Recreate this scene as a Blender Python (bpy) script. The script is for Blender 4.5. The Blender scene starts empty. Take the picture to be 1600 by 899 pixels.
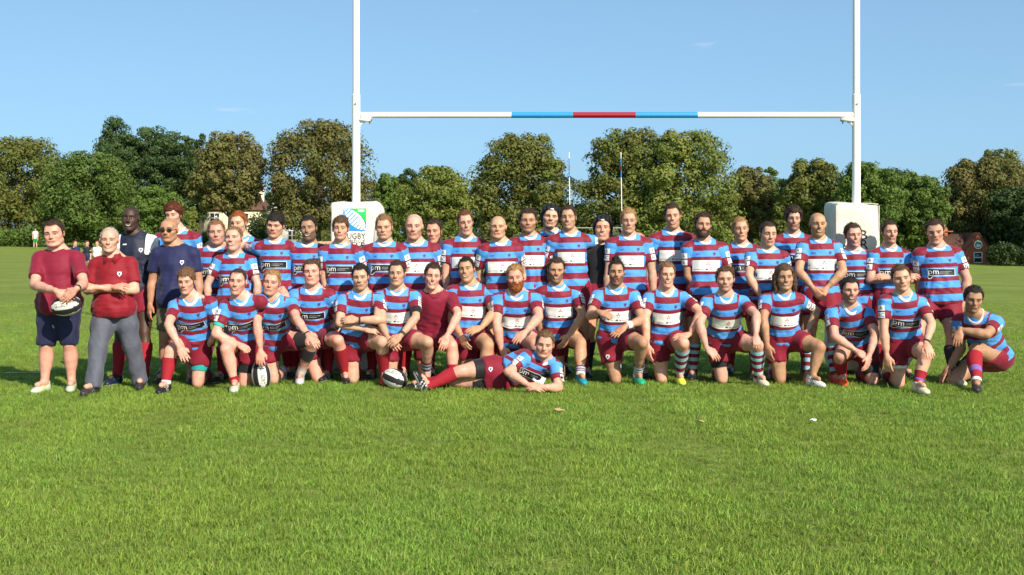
import bpy, math, random
import numpy as np
from mathutils import Vector, Matrix
from mathutils.bvhtree import BVHTree

R = math.radians
scene = bpy.context.scene
COL = scene.collection

# ------------------------------------------------------------------ camera
F_PX, HZ, CAM_H = 1900.0, 365.0, 1.55        # focal length and horizon row in a 1600 px wide picture
cam_data = bpy.data.cameras.new('camera')
cam_data.sensor_width = 36.0
cam_data.lens = F_PX / 1600.0 * 36.0
cam_data.shift_y = -(449.5 - HZ) / 1600.0
cam_data.clip_end = 3000.0
cam = bpy.data.objects.new('camera', cam_data)
cam.location = (0, 0, CAM_H)
cam.rotation_euler = (R(90), 0, 0)
COL.objects.link(cam)
scene.camera = cam

# ------------------------------------------------------------------ sky, sun, exposure
SUN_AZ, SUN_EL = 33.0, 33.0      # degrees to the right of straight behind the camera; height
world = bpy.data.worlds.new('World')
scene.world = world
world.use_nodes = True
wn = world.node_tree
wn.nodes.clear()
w_out = wn.nodes.new('ShaderNodeOutputWorld')
w_bg = wn.nodes.new('ShaderNodeBackground')
w_sky = wn.nodes.new('ShaderNodeTexSky')
w_sky.sky_type = 'NISHITA'
w_sky.sun_disc = False
w_sky.sun_elevation = R(SUN_EL)
w_sky.sun_rotation = R(180.0 - SUN_AZ)
w_sky.altitude = 30
w_sky.air_density = 0.5
w_sky.dust_density = 1.5
w_sky.ozone_density = 2.0
w_bg.inputs['Strength'].default_value = 0.10
# thin stretched cirrus over the whole dome, strongest low down
tc = wn.nodes.new('ShaderNodeTexCoord')
mp = wn.nodes.new('ShaderNodeMapping')
mp.inputs['Location'].default_value = (3.5, 9.2, 5.83)
mp.inputs['Scale'].default_value = (5.0, 5.0, 34.0)
nz = wn.nodes.new('ShaderNodeTexNoise')
nz.inputs['Scale'].default_value = 1.0
nz.inputs['Detail'].default_value = 5.0
nz.inputs['Roughness'].default_value = 0.55
rmp = wn.nodes.new('ShaderNodeMapRange')
rmp.inputs['From Min'].default_value = 0.655
rmp.inputs['From Max'].default_value = 0.80
rmp.inputs['To Max'].default_value = 0.85
mixc = wn.nodes.new('ShaderNodeMix')
mixc.data_type = 'RGBA'
mixc.inputs[7].default_value = (7.2, 6.9, 6.9, 1)
wn.links.new(tc.outputs['Generated'], mp.inputs['Vector'])
wn.links.new(mp.outputs['Vector'], nz.inputs['Vector'])
wn.links.new(nz.outputs['Fac'], rmp.inputs['Value'])
wn.links.new(rmp.outputs['Result'], mixc.inputs[0])
gam = wn.nodes.new('ShaderNodeGamma')          # softer, more even blue over the whole dome
gam.inputs['Gamma'].default_value = 0.5
mul = wn.nodes.new('ShaderNodeMix')
mul.data_type = 'RGBA'
mul.blend_type = 'MULTIPLY'
mul.inputs[0].default_value = 1.0
mul.inputs[7].default_value = (1.70, 2.44, 2.82, 1)
wn.links.new(w_sky.outputs['Color'], gam.inputs['Color'])
wn.links.new(gam.outputs['Color'], mul.inputs[6])
wn.links.new(mul.outputs[2], mixc.inputs[6])
wn.links.new(mixc.outputs[2], w_bg.inputs['Color'])
wn.links.new(w_bg.outputs['Background'], w_out.inputs['Surface'])

sun_data = bpy.data.lights.new('sun', 'SUN')
sun_data.energy = 5.0
sun_data.angle = R(0.53)
sun_data.color = (1.0, 0.90, 0.76)
sun = bpy.data.objects.new('sun', sun_data)
az, el = R(SUN_AZ), R(SUN_EL)
SUN_DIR = Vector((math.sin(az) * math.cos(el), -math.cos(az) * math.cos(el), math.sin(el)))
sun.rotation_euler = SUN_DIR.to_track_quat('Z', 'Y').to_euler()
sun.location = SUN_DIR * 60
COL.objects.link(sun)

scene.view_settings.view_transform = 'Standard'
scene.view_settings.look = 'None'
scene.view_settings.exposure = 0.50
scene.view_settings.gamma = 1.0
scene.render.engine = 'CYCLES'
scene.cycles.max_bounces = 6
scene.cycles.diffuse_bounces = 3
scene.cycles.glossy_bounces = 2
scene.cycles.transparent_max_bounces = 6
scene.cycles.use_denoising = True


def P(px, py, d):
    """point seen at pixel (px, py) of the 1600 px photograph, d metres away"""
    return np.array([(px - 800.0) / F_PX * d, d, CAM_H - (py - HZ) / F_PX * d])


def DG(py):
    """distance of flat ground seen at row py"""
    return CAM_H * F_PX / (py - HZ)


def srgb(r, g, b):
    def f(c):
        c /= 255.0
        return c / 12.92 if c <= 0.04045 else ((c + 0.055) / 1.055) ** 2.4
    return (f(r), f(g), f(b))


# ------------------------------------------------------------------ materials
MATS = {}


def mat(name, color=(0.5, 0.5, 0.5), rough=0.7, spec=0.3, bump=0.0, bscale=60.0, var=0.0, vscale=6.0, attr=None, sheen=0.0, metal=0.0):
    if name in MATS:
        return MATS[name]
    m = bpy.data.materials.new(name)
    m.use_nodes = True
    nt = m.node_tree
    b = nt.nodes['Principled BSDF']
    b.inputs['Base Color'].default_value = (*color, 1)
    b.inputs['Roughness'].default_value = rough
    b.inputs['Specular IOR Level'].default_value = spec
    b.inputs['Metallic'].default_value = metal
    if sheen:
        b.inputs['Sheen Weight'].default_value = sheen
    t = nt.nodes.new('ShaderNodeTexCoord')
    src = None
    if attr:
        a = nt.nodes.new('ShaderNodeAttribute')
        a.attribute_name = attr
        src = a.outputs['Color']
    if var > 0:
        n = nt.nodes.new('ShaderNodeTexNoise')
        n.inputs['Scale'].default_value = vscale
        n.inputs['Detail'].default_value = 6
        r = nt.nodes.new('ShaderNodeMapRange')
        r.inputs['From Min'].default_value = 0.3
        r.inputs['From Max'].default_value = 0.7
        r.inputs['To Min'].default_value = 1 - var
        r.inputs['To Max'].default_value = 1 + var
        mx = nt.nodes.new('ShaderNodeMix')
        mx.data_type = 'RGBA'
        mx.blend_type = 'MULTIPLY'
        mx.inputs[0].default_value = 1.0
        nt.links.new(t.outputs['Object'], n.inputs['Vector'])
        nt.links.new(n.outputs['Fac'], r.inputs['Value'])
        if src is not None:
            nt.links.new(src, mx.inputs[6])
        else:
            mx.inputs[6].default_value = (*color, 1)
        cmb = nt.nodes.new('ShaderNodeCombineColor')
        for i in range(3):
            nt.links.new(r.outputs['Result'], cmb.inputs[i])
        nt.links.new(cmb.outputs[0], mx.inputs[7])
        src = mx.outputs[2]
    if src is not None:
        nt.links.new(src, b.inputs['Base Color'])
    if bump > 0:
        n2 = nt.nodes.new('ShaderNodeTexNoise')
        n2.inputs['Scale'].default_value = bscale
        n2.inputs['Detail'].default_value = 4
        bp = nt.nodes.new('ShaderNodeBump')
        bp.inputs['Strength'].default_value = bump
        bp.inputs['Distance'].default_value = 0.01
        nt.links.new(t.outputs['Object'], n2.inputs['Vector'])
        nt.links.new(n2.outputs['Fac'], bp.inputs['Height'])
        nt.links.new(bp.outputs['Normal'], b.inputs['Normal'])
    MATS[name] = m
    return m


# ------------------------------------------------------------------ mesh helpers
def mk_mesh(name, V, faces, mats=(), mids=None, smooth=True, floats=None, colors=None):
    """V (n,3); faces: list of int arrays (m,3)/(m,4); mids: list of material indices per array (int or array)"""
    V = np.asarray(V, dtype=np.float32)
    me = bpy.data.meshes.new(name)
    faces = [np.asarray(f, dtype=np.int32) for f in faces if len(f)]
    nl = sum(f.size for f in faces)
    nf = sum(len(f) for f in faces)
    me.vertices.add(len(V))
    me.vertices.foreach_set('co', V.ravel())
    me.loops.add(nl)
    me.loops.foreach_set('vertex_index', np.concatenate([f.ravel() for f in faces]))
    me.polygons.add(nf)
    tot = np.concatenate([np.full(len(f), f.shape[1], dtype=np.int32) for f in faces])
    st = np.zeros(nf, dtype=np.int32)
    st[1:] = np.cumsum(tot)[:-1]
    me.polygons.foreach_set('loop_start', st)
    if mids is not None:
        mi = np.concatenate([np.full(len(f), m, dtype=np.int32) if np.isscalar(m) else np.asarray(m, dtype=np.int32) for f, m in zip(faces, mids)])
        me.polygons.foreach_set('material_index', mi)
    for m in mats:
        me.materials.append(m)
    me.update(calc_edges=True)
    if smooth:
        me.shade_smooth()
    if floats:
        for k, v in floats.items():
            at = me.attributes.new(k, 'FLOAT', 'POINT')
            at.data.foreach_set('value', np.asarray(v, dtype=np.float32))
    if colors is not None:
        at = me.attributes.new('Col', 'FLOAT_COLOR', 'POINT')
        c4 = np.ones((len(V), 4), dtype=np.float32)
        c4[:, :3] = colors
        at.data.foreach_set('color', c4.ravel())
    return me


def link(name, me, parent=None, loc=(0, 0, 0)):
    o = bpy.data.objects.new(name, me)
    o.location = loc
    o.parent = parent
    COL.objects.link(o)
    return o


def tag(o, label=None, cat=None, group=None, kind=None):
    if label: o['label'] = label
    if cat: o['category'] = cat
    if group: o['group'] = group
    if kind: o['kind'] = kind
    return o


class MB:
    """collects boxes, tubes and sheets into one mesh with several materials"""
    def __init__(s):
        s.V, s.F4, s.F3, s.m4, s.m3, s.n = [], [], [], [], [], 0

    def add(s, V, F, m=0):
        V = np.asarray(V, float); F = np.asarray(F, int)
        s.V.append(V)
        if F.shape[1] == 4:
            s.F4.append(F + s.n); s.m4 += [m] * len(F)
        else:
            s.F3.append(F + s.n); s.m3 += [m] * len(F)
        s.n += len(V)

    def box(s, lo, hi, m=0, M=None, taper=None):
        x0, y0, z0 = lo; x1, y1, z1 = hi
        V = np.array([[x0, y0, z0], [x1, y0, z0], [x1, y1, z0], [x0, y1, z0], [x0, y0, z1], [x1, y0, z1], [x1, y1, z1], [x0, y1, z1]], float)
        if M is not None:
            V = V @ np.array(M)[:3, :3].T + np.array(M)[:3, 3]
        s.add(V, [[0, 3, 2, 1], [4, 5, 6, 7], [0, 1, 5, 4], [1, 2, 6, 5], [2, 3, 7, 6], [3, 0, 4, 7]], m)

    def tube(s, pts, rad, n=10, m=0, caps=True, flat=None):
        pts = np.asarray(pts, float); k = len(pts)
        rad = np.broadcast_to(np.asarray(rad, float), (k,))
        T = np.gradient(pts, axis=0)
        T /= np.linalg.norm(T, axis=1)[:, None] + 1e-9
        ref = np.array([0, 0, 1.0]) if abs(T[0][2]) < 0.9 else np.array([0, 1.0, 0])
        u = np.cross(T[0], ref); u /= np.linalg.norm(u)
        V = []
        ang = np.arange(n) * 2 * math.pi / n
        for i in range(k):
            u = u - T[i] * np.dot(u, T[i]); u /= np.linalg.norm(u)
            w = np.cross(T[i], u)
            V.append(pts[i] + rad[i] * (np.cos(ang)[:, None] * u + np.sin(ang)[:, None] * w))
        V = np.concatenate(V)
        F = []
        for i in range(k - 1):
            a = i * n + np.arange(n); b = i * n + (np.arange(n) + 1) % n
            F.append(np.stack([a, b, b + n, a + n], 1))
        s.add(V, np.concatenate(F), m)
        if caps:
            for off, rev in ((0, True), ((k - 1) * n, False)):
                ring = V[off:off + n]
                a = np.arange(n); b = (np.arange(n) + 1) % n
                s.add(np.vstack([ring, ring.mean(0)[None]]), np.stack([np.full(n, n), b, a] if rev else [np.full(n, n), a, b], 1), m)

    def mesh(s, name, mats, smooth=False):
        V = np.concatenate(s.V)
        faces, mids = [], []
        if s.F4:
            faces.append(np.concatenate(s.F4)); mids.append(np.array(s.m4))
        if s.F3:
            faces.append(np.concatenate(s.F3)); mids.append(np.array(s.m3))
        return mk_mesh(name, V, faces, mats, mids, smooth)

    def build(s, name, mats, parent=None, loc=(0, 0, 0), smooth=False):
        return link(name, s.mesh(name, mats if isinstance(mats, (list, tuple)) else [mats], smooth), parent, loc)


def empty(name, loc):
    o = bpy.data.objects.new(name, None)
    o.location = loc
    o.empty_display_size = 0.2
    COL.objects.link(o)
    return o


def nrm(v):
    v = np.asarray(v, float)
    return v / (np.linalg.norm(v) + 1e-12)


def wob(V, seed, wl, amp):
    """cheap smooth noise: a sum of sines, about -amp..amp"""
    rs = np.random.RandomState(seed)
    out = np.zeros(len(V))
    for i in range(5):
        k = nrm(rs.normal(size=3)) * 2 * math.pi / (wl * rs.uniform(0.7, 1.5))
        out += np.sin(V @ k + rs.uniform(0, 6.28))
    return out * amp / 2.5


def vnormals(V, F):
    a, b, c, d = (V[F[:, i]] for i in range(4))
    n = np.cross(c - a, d - b)
    N = np.zeros_like(V)
    for i in range(4):
        np.add.at(N, F[:, i], n)
    return N / (np.linalg.norm(N, axis=1)[:, None] + 1e-12)


def relax(V, F, it=1, lam=0.5):
    for _ in range(it):
        S = np.zeros_like(V); C = np.zeros(len(V))
        for i in range(4):
            j = (i + 1) % 4
            np.add.at(S, F[:, i], V[F[:, j]]); np.add.at(C, F[:, i], 1)
            np.add.at(S, F[:, j], V[F[:, i]]); np.add.at(C, F[:, j], 1)
        V = V + lam * (S / np.maximum(C, 1)[:, None] - V)
    return V


# ------------------------------------------------------------------ smooth-union solids (distance fields -> quads)
class Solid:
    def __init__(s):
        s.p = []       # (fn, lo, hi, k, op)

    def _add(s, fn, lo, hi, k, op):
        s.p.append((fn, np.asarray(lo, float), np.asarray(hi, float), k, op))
        return s

    def rc(s, a, b, ra, rb, k=0.02, op='u'):
        a = np.asarray(a, float); b = np.asarray(b, float); ab = b - a; L2 = max(ab @ ab, 1e-9); L = math.sqrt(L2)

        def fn(X, Y, Z):
            x, y, z = X - a[0], Y - a[1], Z - a[2]
            t = np.clip((x * ab[0] + y * ab[1] + z * ab[2]) / L2, 0, 1)
            return np.sqrt((x - t * ab[0]) ** 2 + (y - t * ab[1]) ** 2 + (z - t * ab[2]) ** 2) - (ra + (rb - ra) * t)
        m = max(ra, rb)
        return s._add(fn, np.minimum(a, b) - m, np.maximum(a, b) + m, k, op)

    def chain(s, pts, rad, k=0.02):
        for i in range(len(pts) - 1):
            s.rc(pts[i], pts[i + 1], rad[i], rad[i + 1], k)
        return s

    def cone(s, a, b, ra, rb, k=0.02, op='u', ends=(True, True)):
        """flat-ended cone"""
        a = np.asarray(a, float); b = np.asarray(b, float); ab = b - a; L = float(np.linalg.norm(ab)); e = ab / L

        def fn(X, Y, Z):
            x, y, z = X - a[0], Y - a[1], Z - a[2]
            t = x * e[0] + y * e[1] + z * e[2]
            tc_ = t if ends[0] else np.maximum(t, 0)
            rr = np.sqrt(np.maximum(x * x + y * y + z * z - 2 * t * tc_ + tc_ * tc_, 0)) if not ends[0] else np.sqrt(np.maximum(x * x + y * y + z * z - t * t, 0))
            if not ends[0]:
                rr = np.where(t > 0, np.sqrt(np.maximum(x * x + y * y + z * z - t * t, 0)), rr)
            d = rr - (ra + (rb - ra) * np.clip(t / L, 0, 1))
            if ends[0]: d = np.maximum(d, -t)
            if ends[1]: d = np.maximum(d, t - L)
            return d
        m = max(ra, rb)
        return s._add(fn, np.minimum(a, b) - m, np.maximum(a, b) + m, k, op)

    def ell(s, c, rad, A=None, k=0.02, op='u'):
        c = np.asarray(c, float); rad = np.asarray(rad, float)
        A = np.eye(3) if A is None else np.asarray(A, float)    # rows = axes

        def fn(X, Y, Z):
            x, y, z = X - c[0], Y - c[1], Z - c[2]
            q = [(x * A[i, 0] + y * A[i, 1] + z * A[i, 2]) for i in range(3)]
            k0 = np.sqrt(sum((q[i] / rad[i]) ** 2 for i in range(3)))
            k1 = np.sqrt(sum((q[i] / rad[i] ** 2) ** 2 for i in range(3))) + 1e-9
            return np.where(k0 < 0.05, -rad.min(), k0 * (k0 - 1) / k1)
        m = np.sqrt(((A * rad[:, None]) ** 2).sum(0))
        return s._add(fn, c - m, c + m, k, op)

    def cut(s, p, n):
        """remove everything on the side n points to"""
        p = np.asarray(p, float); n = nrm(n)

        def fn(X, Y, Z):
            return (X - p[0]) * n[0] + (Y - p[1]) * n[1] + (Z - p[2]) * n[2]
        s.p.append((fn, None, None, 0.004, 'c'))
        return s

    def field(s, fn):
        s.p.append((fn, None, None, 0.004, 'c'))
        return s

    def mesh(s, h, it=1):
        lo = np.min([q[1] for q in s.p if q[4] == 'u'], axis=0) - 2.5 * h
        hi = np.max([q[2] for q in s.p if q[4] == 'u'], axis=0) + 2.5 * h
        n = np.ceil((hi - lo) / h).astype(int) + 1
        ax = [lo[i] + h * np.arange(n[i]) for i in range(3)]
        Fd = np.full(n, 0.2, dtype=np.float32)
        for fn, l, u, k, op in s.p:
            if l is None:
                sl = [slice(0, n[i]) for i in range(3)]
            else:
                g = k + 2 * h
                sl = [slice(max(0, int((l[i] - g - lo[i]) / h)), min(n[i], int((u[i] + g - lo[i]) / h) + 2)) for i in range(3)]
            X = ax[0][sl[0]][:, None, None]; Y = ax[1][sl[1]][None, :, None]; Z = ax[2][sl[2]][None, None, :]
            d = fn(X, Y, Z)
            f = Fd[sl[0], sl[1], sl[2]]
            if op == 'u':
                w = np.clip(0.5 + 0.5 * (f - d) / k, 0, 1)
                Fd[sl[0], sl[1], sl[2]] = f + (d - f) * w - k * w * (1 - w)
            elif op == 'c':
                Fd[sl[0], sl[1], sl[2]] = np.maximum(f, d)
            else:      # smooth subtraction
                d = -d
                w = np.clip(0.5 - 0.5 * (f - d) / k, 0, 1)
                Fd[sl[0], sl[1], sl[2]] = f + (d - f) * w + k * w * (1 - w)
        V, F = surface_nets(Fd, lo, h)
        if it and len(F):
            V = relax(V, F, it, 0.45)
        return V, F


CORN = np.array([[i, j, k] for i in (0, 1) for j in (0, 1) for k in (0, 1)])
EDG = [(a, b) for a in range(8) for b in range(a + 1, 8) if np.abs(CORN[a] - CORN[b]).sum() == 1]


def surface_nets(Fd, lo, h):
    S = Fd < 0
    n = np.array(Fd.shape)
    cnt = np.zeros(n - 1, dtype=np.int8)
    for c in CORN:
        cnt += S[c[0]:n[0] - 1 + c[0], c[1]:n[1] - 1 + c[1], c[2]:n[2] - 1 + c[2]]
    act = (cnt > 0) & (cnt < 8)
    I = np.argwhere(act)
    vals = np.stack([Fd[I[:, 0] + c[0], I[:, 1] + c[1], I[:, 2] + c[2]] for c in CORN], 1)
    acc = np.zeros((len(I), 3)); num = np.zeros(len(I))
    for a, b in EDG:
        fa, fb = vals[:, a], vals[:, b]
        cr = (fa < 0) != (fb < 0)
        t = np.where(cr, fa / np.where(cr, fa - fb, 1), 0)
        pos = CORN[a] + t[:, None] * (CORN[b] - CORN[a])
        acc += np.where(cr[:, None], pos, 0); num += cr
    V = lo + h * (I + acc / np.maximum(num, 1)[:, None])
    idx = np.full(n - 1, -1, dtype=np.int64)
    idx[act] = np.arange(len(I))
    Q = []
    for ax in range(3):
        u, v = [(1, 2), (2, 0), (0, 1)][ax]
        sa = [slice(0, n[0]), slice(0, n[1]), slice(0, n[2])]
        s0 = list(sa); s1 = list(sa)
        s0[ax] = slice(0, n[ax] - 1); s1[ax] = slice(1, n[ax])
        for q in (u, v):
            s0[q] = slice(1, n[q] - 1); s1[q] = slice(1, n[q] - 1)
        A, B = S[tuple(s0)], S[tuple(s1)]
        for flip, msk in ((False, A & ~B), (True, ~A & B)):
            E = np.argwhere(msk)
            if not len(E):
                continue
            E = E.copy()
            E[:, u] += 1; E[:, v] += 1
            q = []
            for du, dv in ((-1, -1), (0, -1), (0, 0), (-1, 0)):
                C = E.copy(); C[:, u] += du; C[:, v] += dv
                q.append(idx[C[:, 0], C[:, 1], C[:, 2]])
            q = np.stack(q, 1)
            Q.append(q[:, ::-1] if flip else q)
    F = np.concatenate(Q) if Q else np.zeros((0, 4), int)
    return V, F

# ------------------------------------------------------------------ people: shared shapes (head, hair, hand, boot)
def head_shape():
    s = Solid()
    s.ell((0, .018, .033), (.0745, .096, .083), k=.02)
    s.ell((0, -.026, -.040), (.060, .066, .078), k=.03)
    for e in (-1, 1):
        s.rc((e * .042, .0, -.058), (e * .022, -.056, -.096), .019, .017, k=.03)
        s.rc((e * .040, -.062, -.020), (e * .052, -.03, -.012), .019, .016, k=.025)
        s.rc((e * .010, -.087, .023), (e * .045, -.073, .022), .0115, .0105, k=.012)
    s.ell((0, -.078, -.100), (.022, .016, .015), k=.02)
    s.ell((0, -.060, .048), (.050, .030, .036), k=.035)
    for e in (-1, 1):
        s.ell((e * .031, -.100, .003), (.0175, .022, .0115), k=.010, op='s')
        s.ell((e * .031, -.0735, .002), (.0135, .0135, .0105), k=.004)
    s.rc((0, -.086, .014), (0, -.106, -.022), .0075, .0110, k=.014)
    s.ell((0, -.107, -.026), (.0105, .010, .009), k=.010)
    for e in (-1, 1):
        s.ell((e * .011, -.100, -.030), (.008, .010, .0075), k=.007)
    s.rc((-.019, -.086, -.056), (.019, -.086, -.056), .008, .008, k=.008)
    s.rc((-.017, -.085, -.067), (.017, -.085, -.067), .009, .009, k=.007)
    s.rc((-.024, -.101, -.0615), (.024, -.101, -.0615), .006, .006, k=.006, op='s')
    for e in (-1, 1):
        s.ell((e * .077, .014, -.004), (.008, .019, .031), A=np.array(Matrix.Rotation(e * -.3, 3, 'Z')), k=.007)
    s.rc((0, .030, -.055), (0, .042, -.19), .052, .058, k=.035)
    Vf, Ff = s.mesh(.0054, it=1)               # fine face and front
    Vb, Fb = s.mesh(.0110, it=1)               # plainer back of the head
    c = Vf[Ff].mean(1); Ff = Ff[(c[:, 1] < .030) & (c[:, 2] > -.165)]
    c = Vb[Fb].mean(1); Fb = Fb[(c[:, 1] > .010) & (c[:, 2] > -.165)]
    F = np.concatenate([Ff, Fb + len(Vf)]); V = np.vstack([Vf, Vb])
    u, inv = np.unique(F, return_inverse=True)
    return V[u], inv.reshape(F.shape)


HEAD_V, HEAD_F = head_shape()


def hairline(style):
    ys = [-.12, -.075, -.055, -.030, -.012, .012, .030, .060, .12]
    if style in ('fringe', 'mop'):
        zs = [.046, .050, .046, .03, -.02, .014, .012, -.055, -.075]
    elif style == 'thin':
        zs = [.2, .2, .2, .2, .035, .012, .0, -.05, -.065]
    elif style in ('curly', 'long'):
        zs = [.068, .070, .062, .03, -.03, -.02, -.03, -.085, -.085]
    else:
        zs = [.074, .077, .074, .052, -.012, .018, .014, -.045, -.062]
    return ys, zs


def hair_shape(style):
    rs = random.Random(style)
    s = Solid()
    thick = {'buzz': .004, 'crop': .008, 'short': .010, 'quiff': .009, 'fringe': .012, 'mop': .020, 'curly': .020, 'long': .015,
             'thin': .004, 'tied': .007, 'spike': .007, 'swept': .011}[style]
    s.ell((0, .018, .033), (.0745 + thick, .096 + thick, .083 + thick * .8), k=.012)
    if style != 'thin':
        s.ell((0, -.030, .045), (.060 + thick, .055 + thick * .7, .055 + thick), k=.02)

    def tuft(cx, cy, cz, r, lift, dirx=0.0, diry=0.0):
        s.rc((cx, cy, cz), (cx + dirx, cy + diry, cz + lift), r, r * .55, k=.006)
    n = {'crop': 60, 'short': 80, 'quiff': 90, 'fringe': 90, 'mop': 150, 'curly': 190, 'long': 120, 'spike': 50, 'swept': 90}.get(style, 0)
    for i in range(n):
        th = rs.uniform(0, 2 * math.pi)
        ph = rs.uniform(.05, 1.35 if style in ('curly', 'long', 'mop') else .95)
        nx, ny, nz = math.sin(ph) * math.cos(th), math.sin(ph) * math.sin(th), math.cos(ph)
        c = (nx * (.0745 + thick * .6), .018 + ny * (.096 + thick * .6), .033 + nz * (.083 + thick * .5))
        if style == 'curly':
            s.ell((c[0] + nx * .006, c[1] + ny * .006, c[2] + nz * .006), (rs.uniform(.010, .018),) * 3, k=.004)
        elif style == 'mop':
            tuft(c[0], c[1], c[2], rs.uniform(.008, .014), rs.uniform(-.012, .012), nx * .022 + rs.uniform(-.01, .01), ny * .018)
        elif style == 'long':
            tuft(c[0], c[1], c[2], rs.uniform(.008, .012), -.015, nx * .010, ny * .010)
        elif style in ('fringe', 'swept'):
            tuft(c[0], c[1], c[2], rs.uniform(.007, .011), rs.uniform(-.004, .008), .020, -.016 if ny < 0 else .01)
        elif style == 'quiff':
            f = max(0, -ny)
            tuft(c[0], c[1], c[2], rs.uniform(.007, .011), .010 + .022 * f * nz, rs.uniform(-.008, .008), -.006 + .012 * f)
        elif style == 'spike':
            if abs(nx) < .45:
                tuft(c[0], c[1], c[2], .008, rs.uniform(.02, .045), rs.uniform(-.012, .012), rs.uniform(-.01, .02))
        else:
            tuft(c[0], c[1], c[2], rs.uniform(.006, .010), rs.uniform(.002, .010) * nz, rs.uniform(-.009, .009), rs.uniform(-.012, .004))
    if style == 'long':
        for e in (-1, 1):
            for j in range(16):
                x = e * rs.uniform(.066, .096); y = rs.uniform(-.035, .075)
                s.chain([(x, y, .02), (x + e * .008, y, -.06), (x + e * rs.uniform(-.008, .022), y + .01, rs.uniform(-.17, -.11))], [.013, .013, .006], k=.005)
        for j in range(14):
            x = rs.uniform(-.07, .07)
            s.chain([(x, .09, .02), (x, .115, -.06), (x * 1.1, .11, -.16)], [.014, .015, .008], k=.006)
    ys, zs = hairline(style)

    def keep(X, Y, Z):
        zl = np.interp(np.broadcast_to(Y, np.broadcast(X, Y, Z).shape), ys, zs)
        zl = zl + (.010 * np.clip((np.abs(X) - .018) / .02, 0, 1) - .018 * np.clip((np.abs(X) - .042) / .02, 0, 1)) * (np.asarray(Y) < -.04)
        zl = zl + .0045 * np.sin(X * 330 + 2 * np.sin(Y * 260)) + .003 * np.sin(X * 810 + 1)
        d = (zl - Z) * .8
        if style in ('long', 'curly'):
            d = np.where((np.abs(X) > .064) & (np.asarray(Y) > -.035), -.05, d)
        return d + 0 * X
    s.field(keep)
    V, F = s.mesh(.0075, it=0)
    if style == 'tied':
        pass
    return V, F


def beard_shape(full):
    t = .010 if full else .004
    s = Solid()
    s.ell((0, -.026, -.042), (.060 + t, .066 + t, .078 + t * (2.0 if full else 1.0)), k=.02)
    for e in (-1, 1):
        s.rc((e * .046, .0, -.058), (e * .026, -.055, -.098), .020 + t, .018 + t, k=.03)
    s.ell((0, -.078, -.102), (.024 + t, .016 + t, .015 + t * 1.6), k=.02)
    s.rc((-.020, -.088, -.050), (.020, -.088, -.050), .008 + t * .4, .008 + t * .4, k=.008)
    s.rc((-.020, -.104, -.0615), (.020, -.104, -.0615), .0085, .0085, k=.004, op='s')
    rs = random.Random(7)
    if full:
        for i in range(46):
            a = rs.uniform(-1.1, 1.1)
            z = rs.uniform(-.118, -.07)
            s.rc((.056 * math.sin(a), -.022 - .068 * math.cos(a), z), (.056 * math.sin(a), -.026 - .072 * math.cos(a), z - .014), .008, .004, k=.004)

    def keep(X, Y, Z):
        ax = np.abs(X)
        top = np.where(ax < .024, -.044, np.where(ax < .05, -.050 + (ax - .024) * .7, .0))
        top = np.where((ax > .050), -.035 + (ax - .05) * 4, top)
        d = np.maximum((Z - top) * .8, Y - .012)
        return d + 0 * X
    s.field(keep)
    return s.mesh(.0062, it=0)


def cap_shape():
    s = Solid()
    s.ell((0, .018, .036), (.0745 + .017, .096 + .015, .083 + .016), k=.01)
    for e in (-1, 1):
        s.rc((e * .080, .010, .02), (e * .070, -.005, -.075), .020, .012, k=.01)
        s.rc((e * .066, -.02, -.085), (e * .02, -.05, -.125), .007, .006, k=.01)
    for i in range(5):
        a = (i - 2) * .42
        pts = [(math.sin(a) * .094, .018 - math.cos(q) * .108, .036 + math.sin(q) * .098 * math.cos(a)) for q in np.linspace(.55, 2.6, 8)]
        s.chain(pts, [.011] * 8, k=.004)

    def keep(X, Y, Z):
        zl = np.interp(np.broadcast_to(Y, np.broadcast(X, Y, Z).shape), [-.12, -.06, -.03, -.02, .06, .12], [.052, .048, .03, -.14, -.06, -.07])
        return (zl - Z) * .8 + 0 * X
    s.field(keep)
    return s.mesh(.0065, it=1)


def hand_shape(kind):
    s = Solid()
    s.ell((0, .048, 0), (.038, .052, .015), k=.012)
    s.rc((0, -.02, 0), (0, .025, 0), .026, .024, k=.02)
    bases = [(.031, .088), (.0105, .094), (-.0105, .091), (-.030, .082)]
    lens = [.070, .078, .072, .056]
    for i, ((bx, by), L) in enumerate(zip(bases, lens)):
        c = {'relax': .32 + .06 * i, 'flat': .10 + .04 * i, 'grip': .55, 'fist': 1.25, 'shaka': 1.35 if i < 3 else .05, 'drape': .45}[kind]
        spread = (1.5 - i) * {'grip': .16, 'flat': .09, 'shaka': .10}.get(kind, .05)
        p = np.array([bx, by, 0.0]); ang = c * .6
        s.rc((bx * .8, .03, 0), p, .014, .0125, k=.010)
        r = .0100
        for seg, fr in enumerate((.44, .31, .25)):
            q = p + L * fr * np.array([math.sin(spread) * math.cos(ang), math.cos(spread) * math.cos(ang), -math.sin(ang)])
            s.rc(p, q, r, r - .0009, k=.004)
            p, r = q, r - .0009
            ang += c
    if kind in ('fist',):
        th = [(.026, .015, -.006), (.046, .052, -.020), (.030, .082, -.036)]
    elif kind == 'shaka':
        th = [(.026, .015, -.003), (.060, .045, -.004), (.088, .070, -.004)]
    else:
        th = [(.026, .015, -.006), (.052, .048, -.014), (.056, .082, -.022)]
    s.chain([np.array(q) for q in th], [.015, .0118, .0090], k=.010)
    return s.mesh(.0078, it=0)


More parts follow.
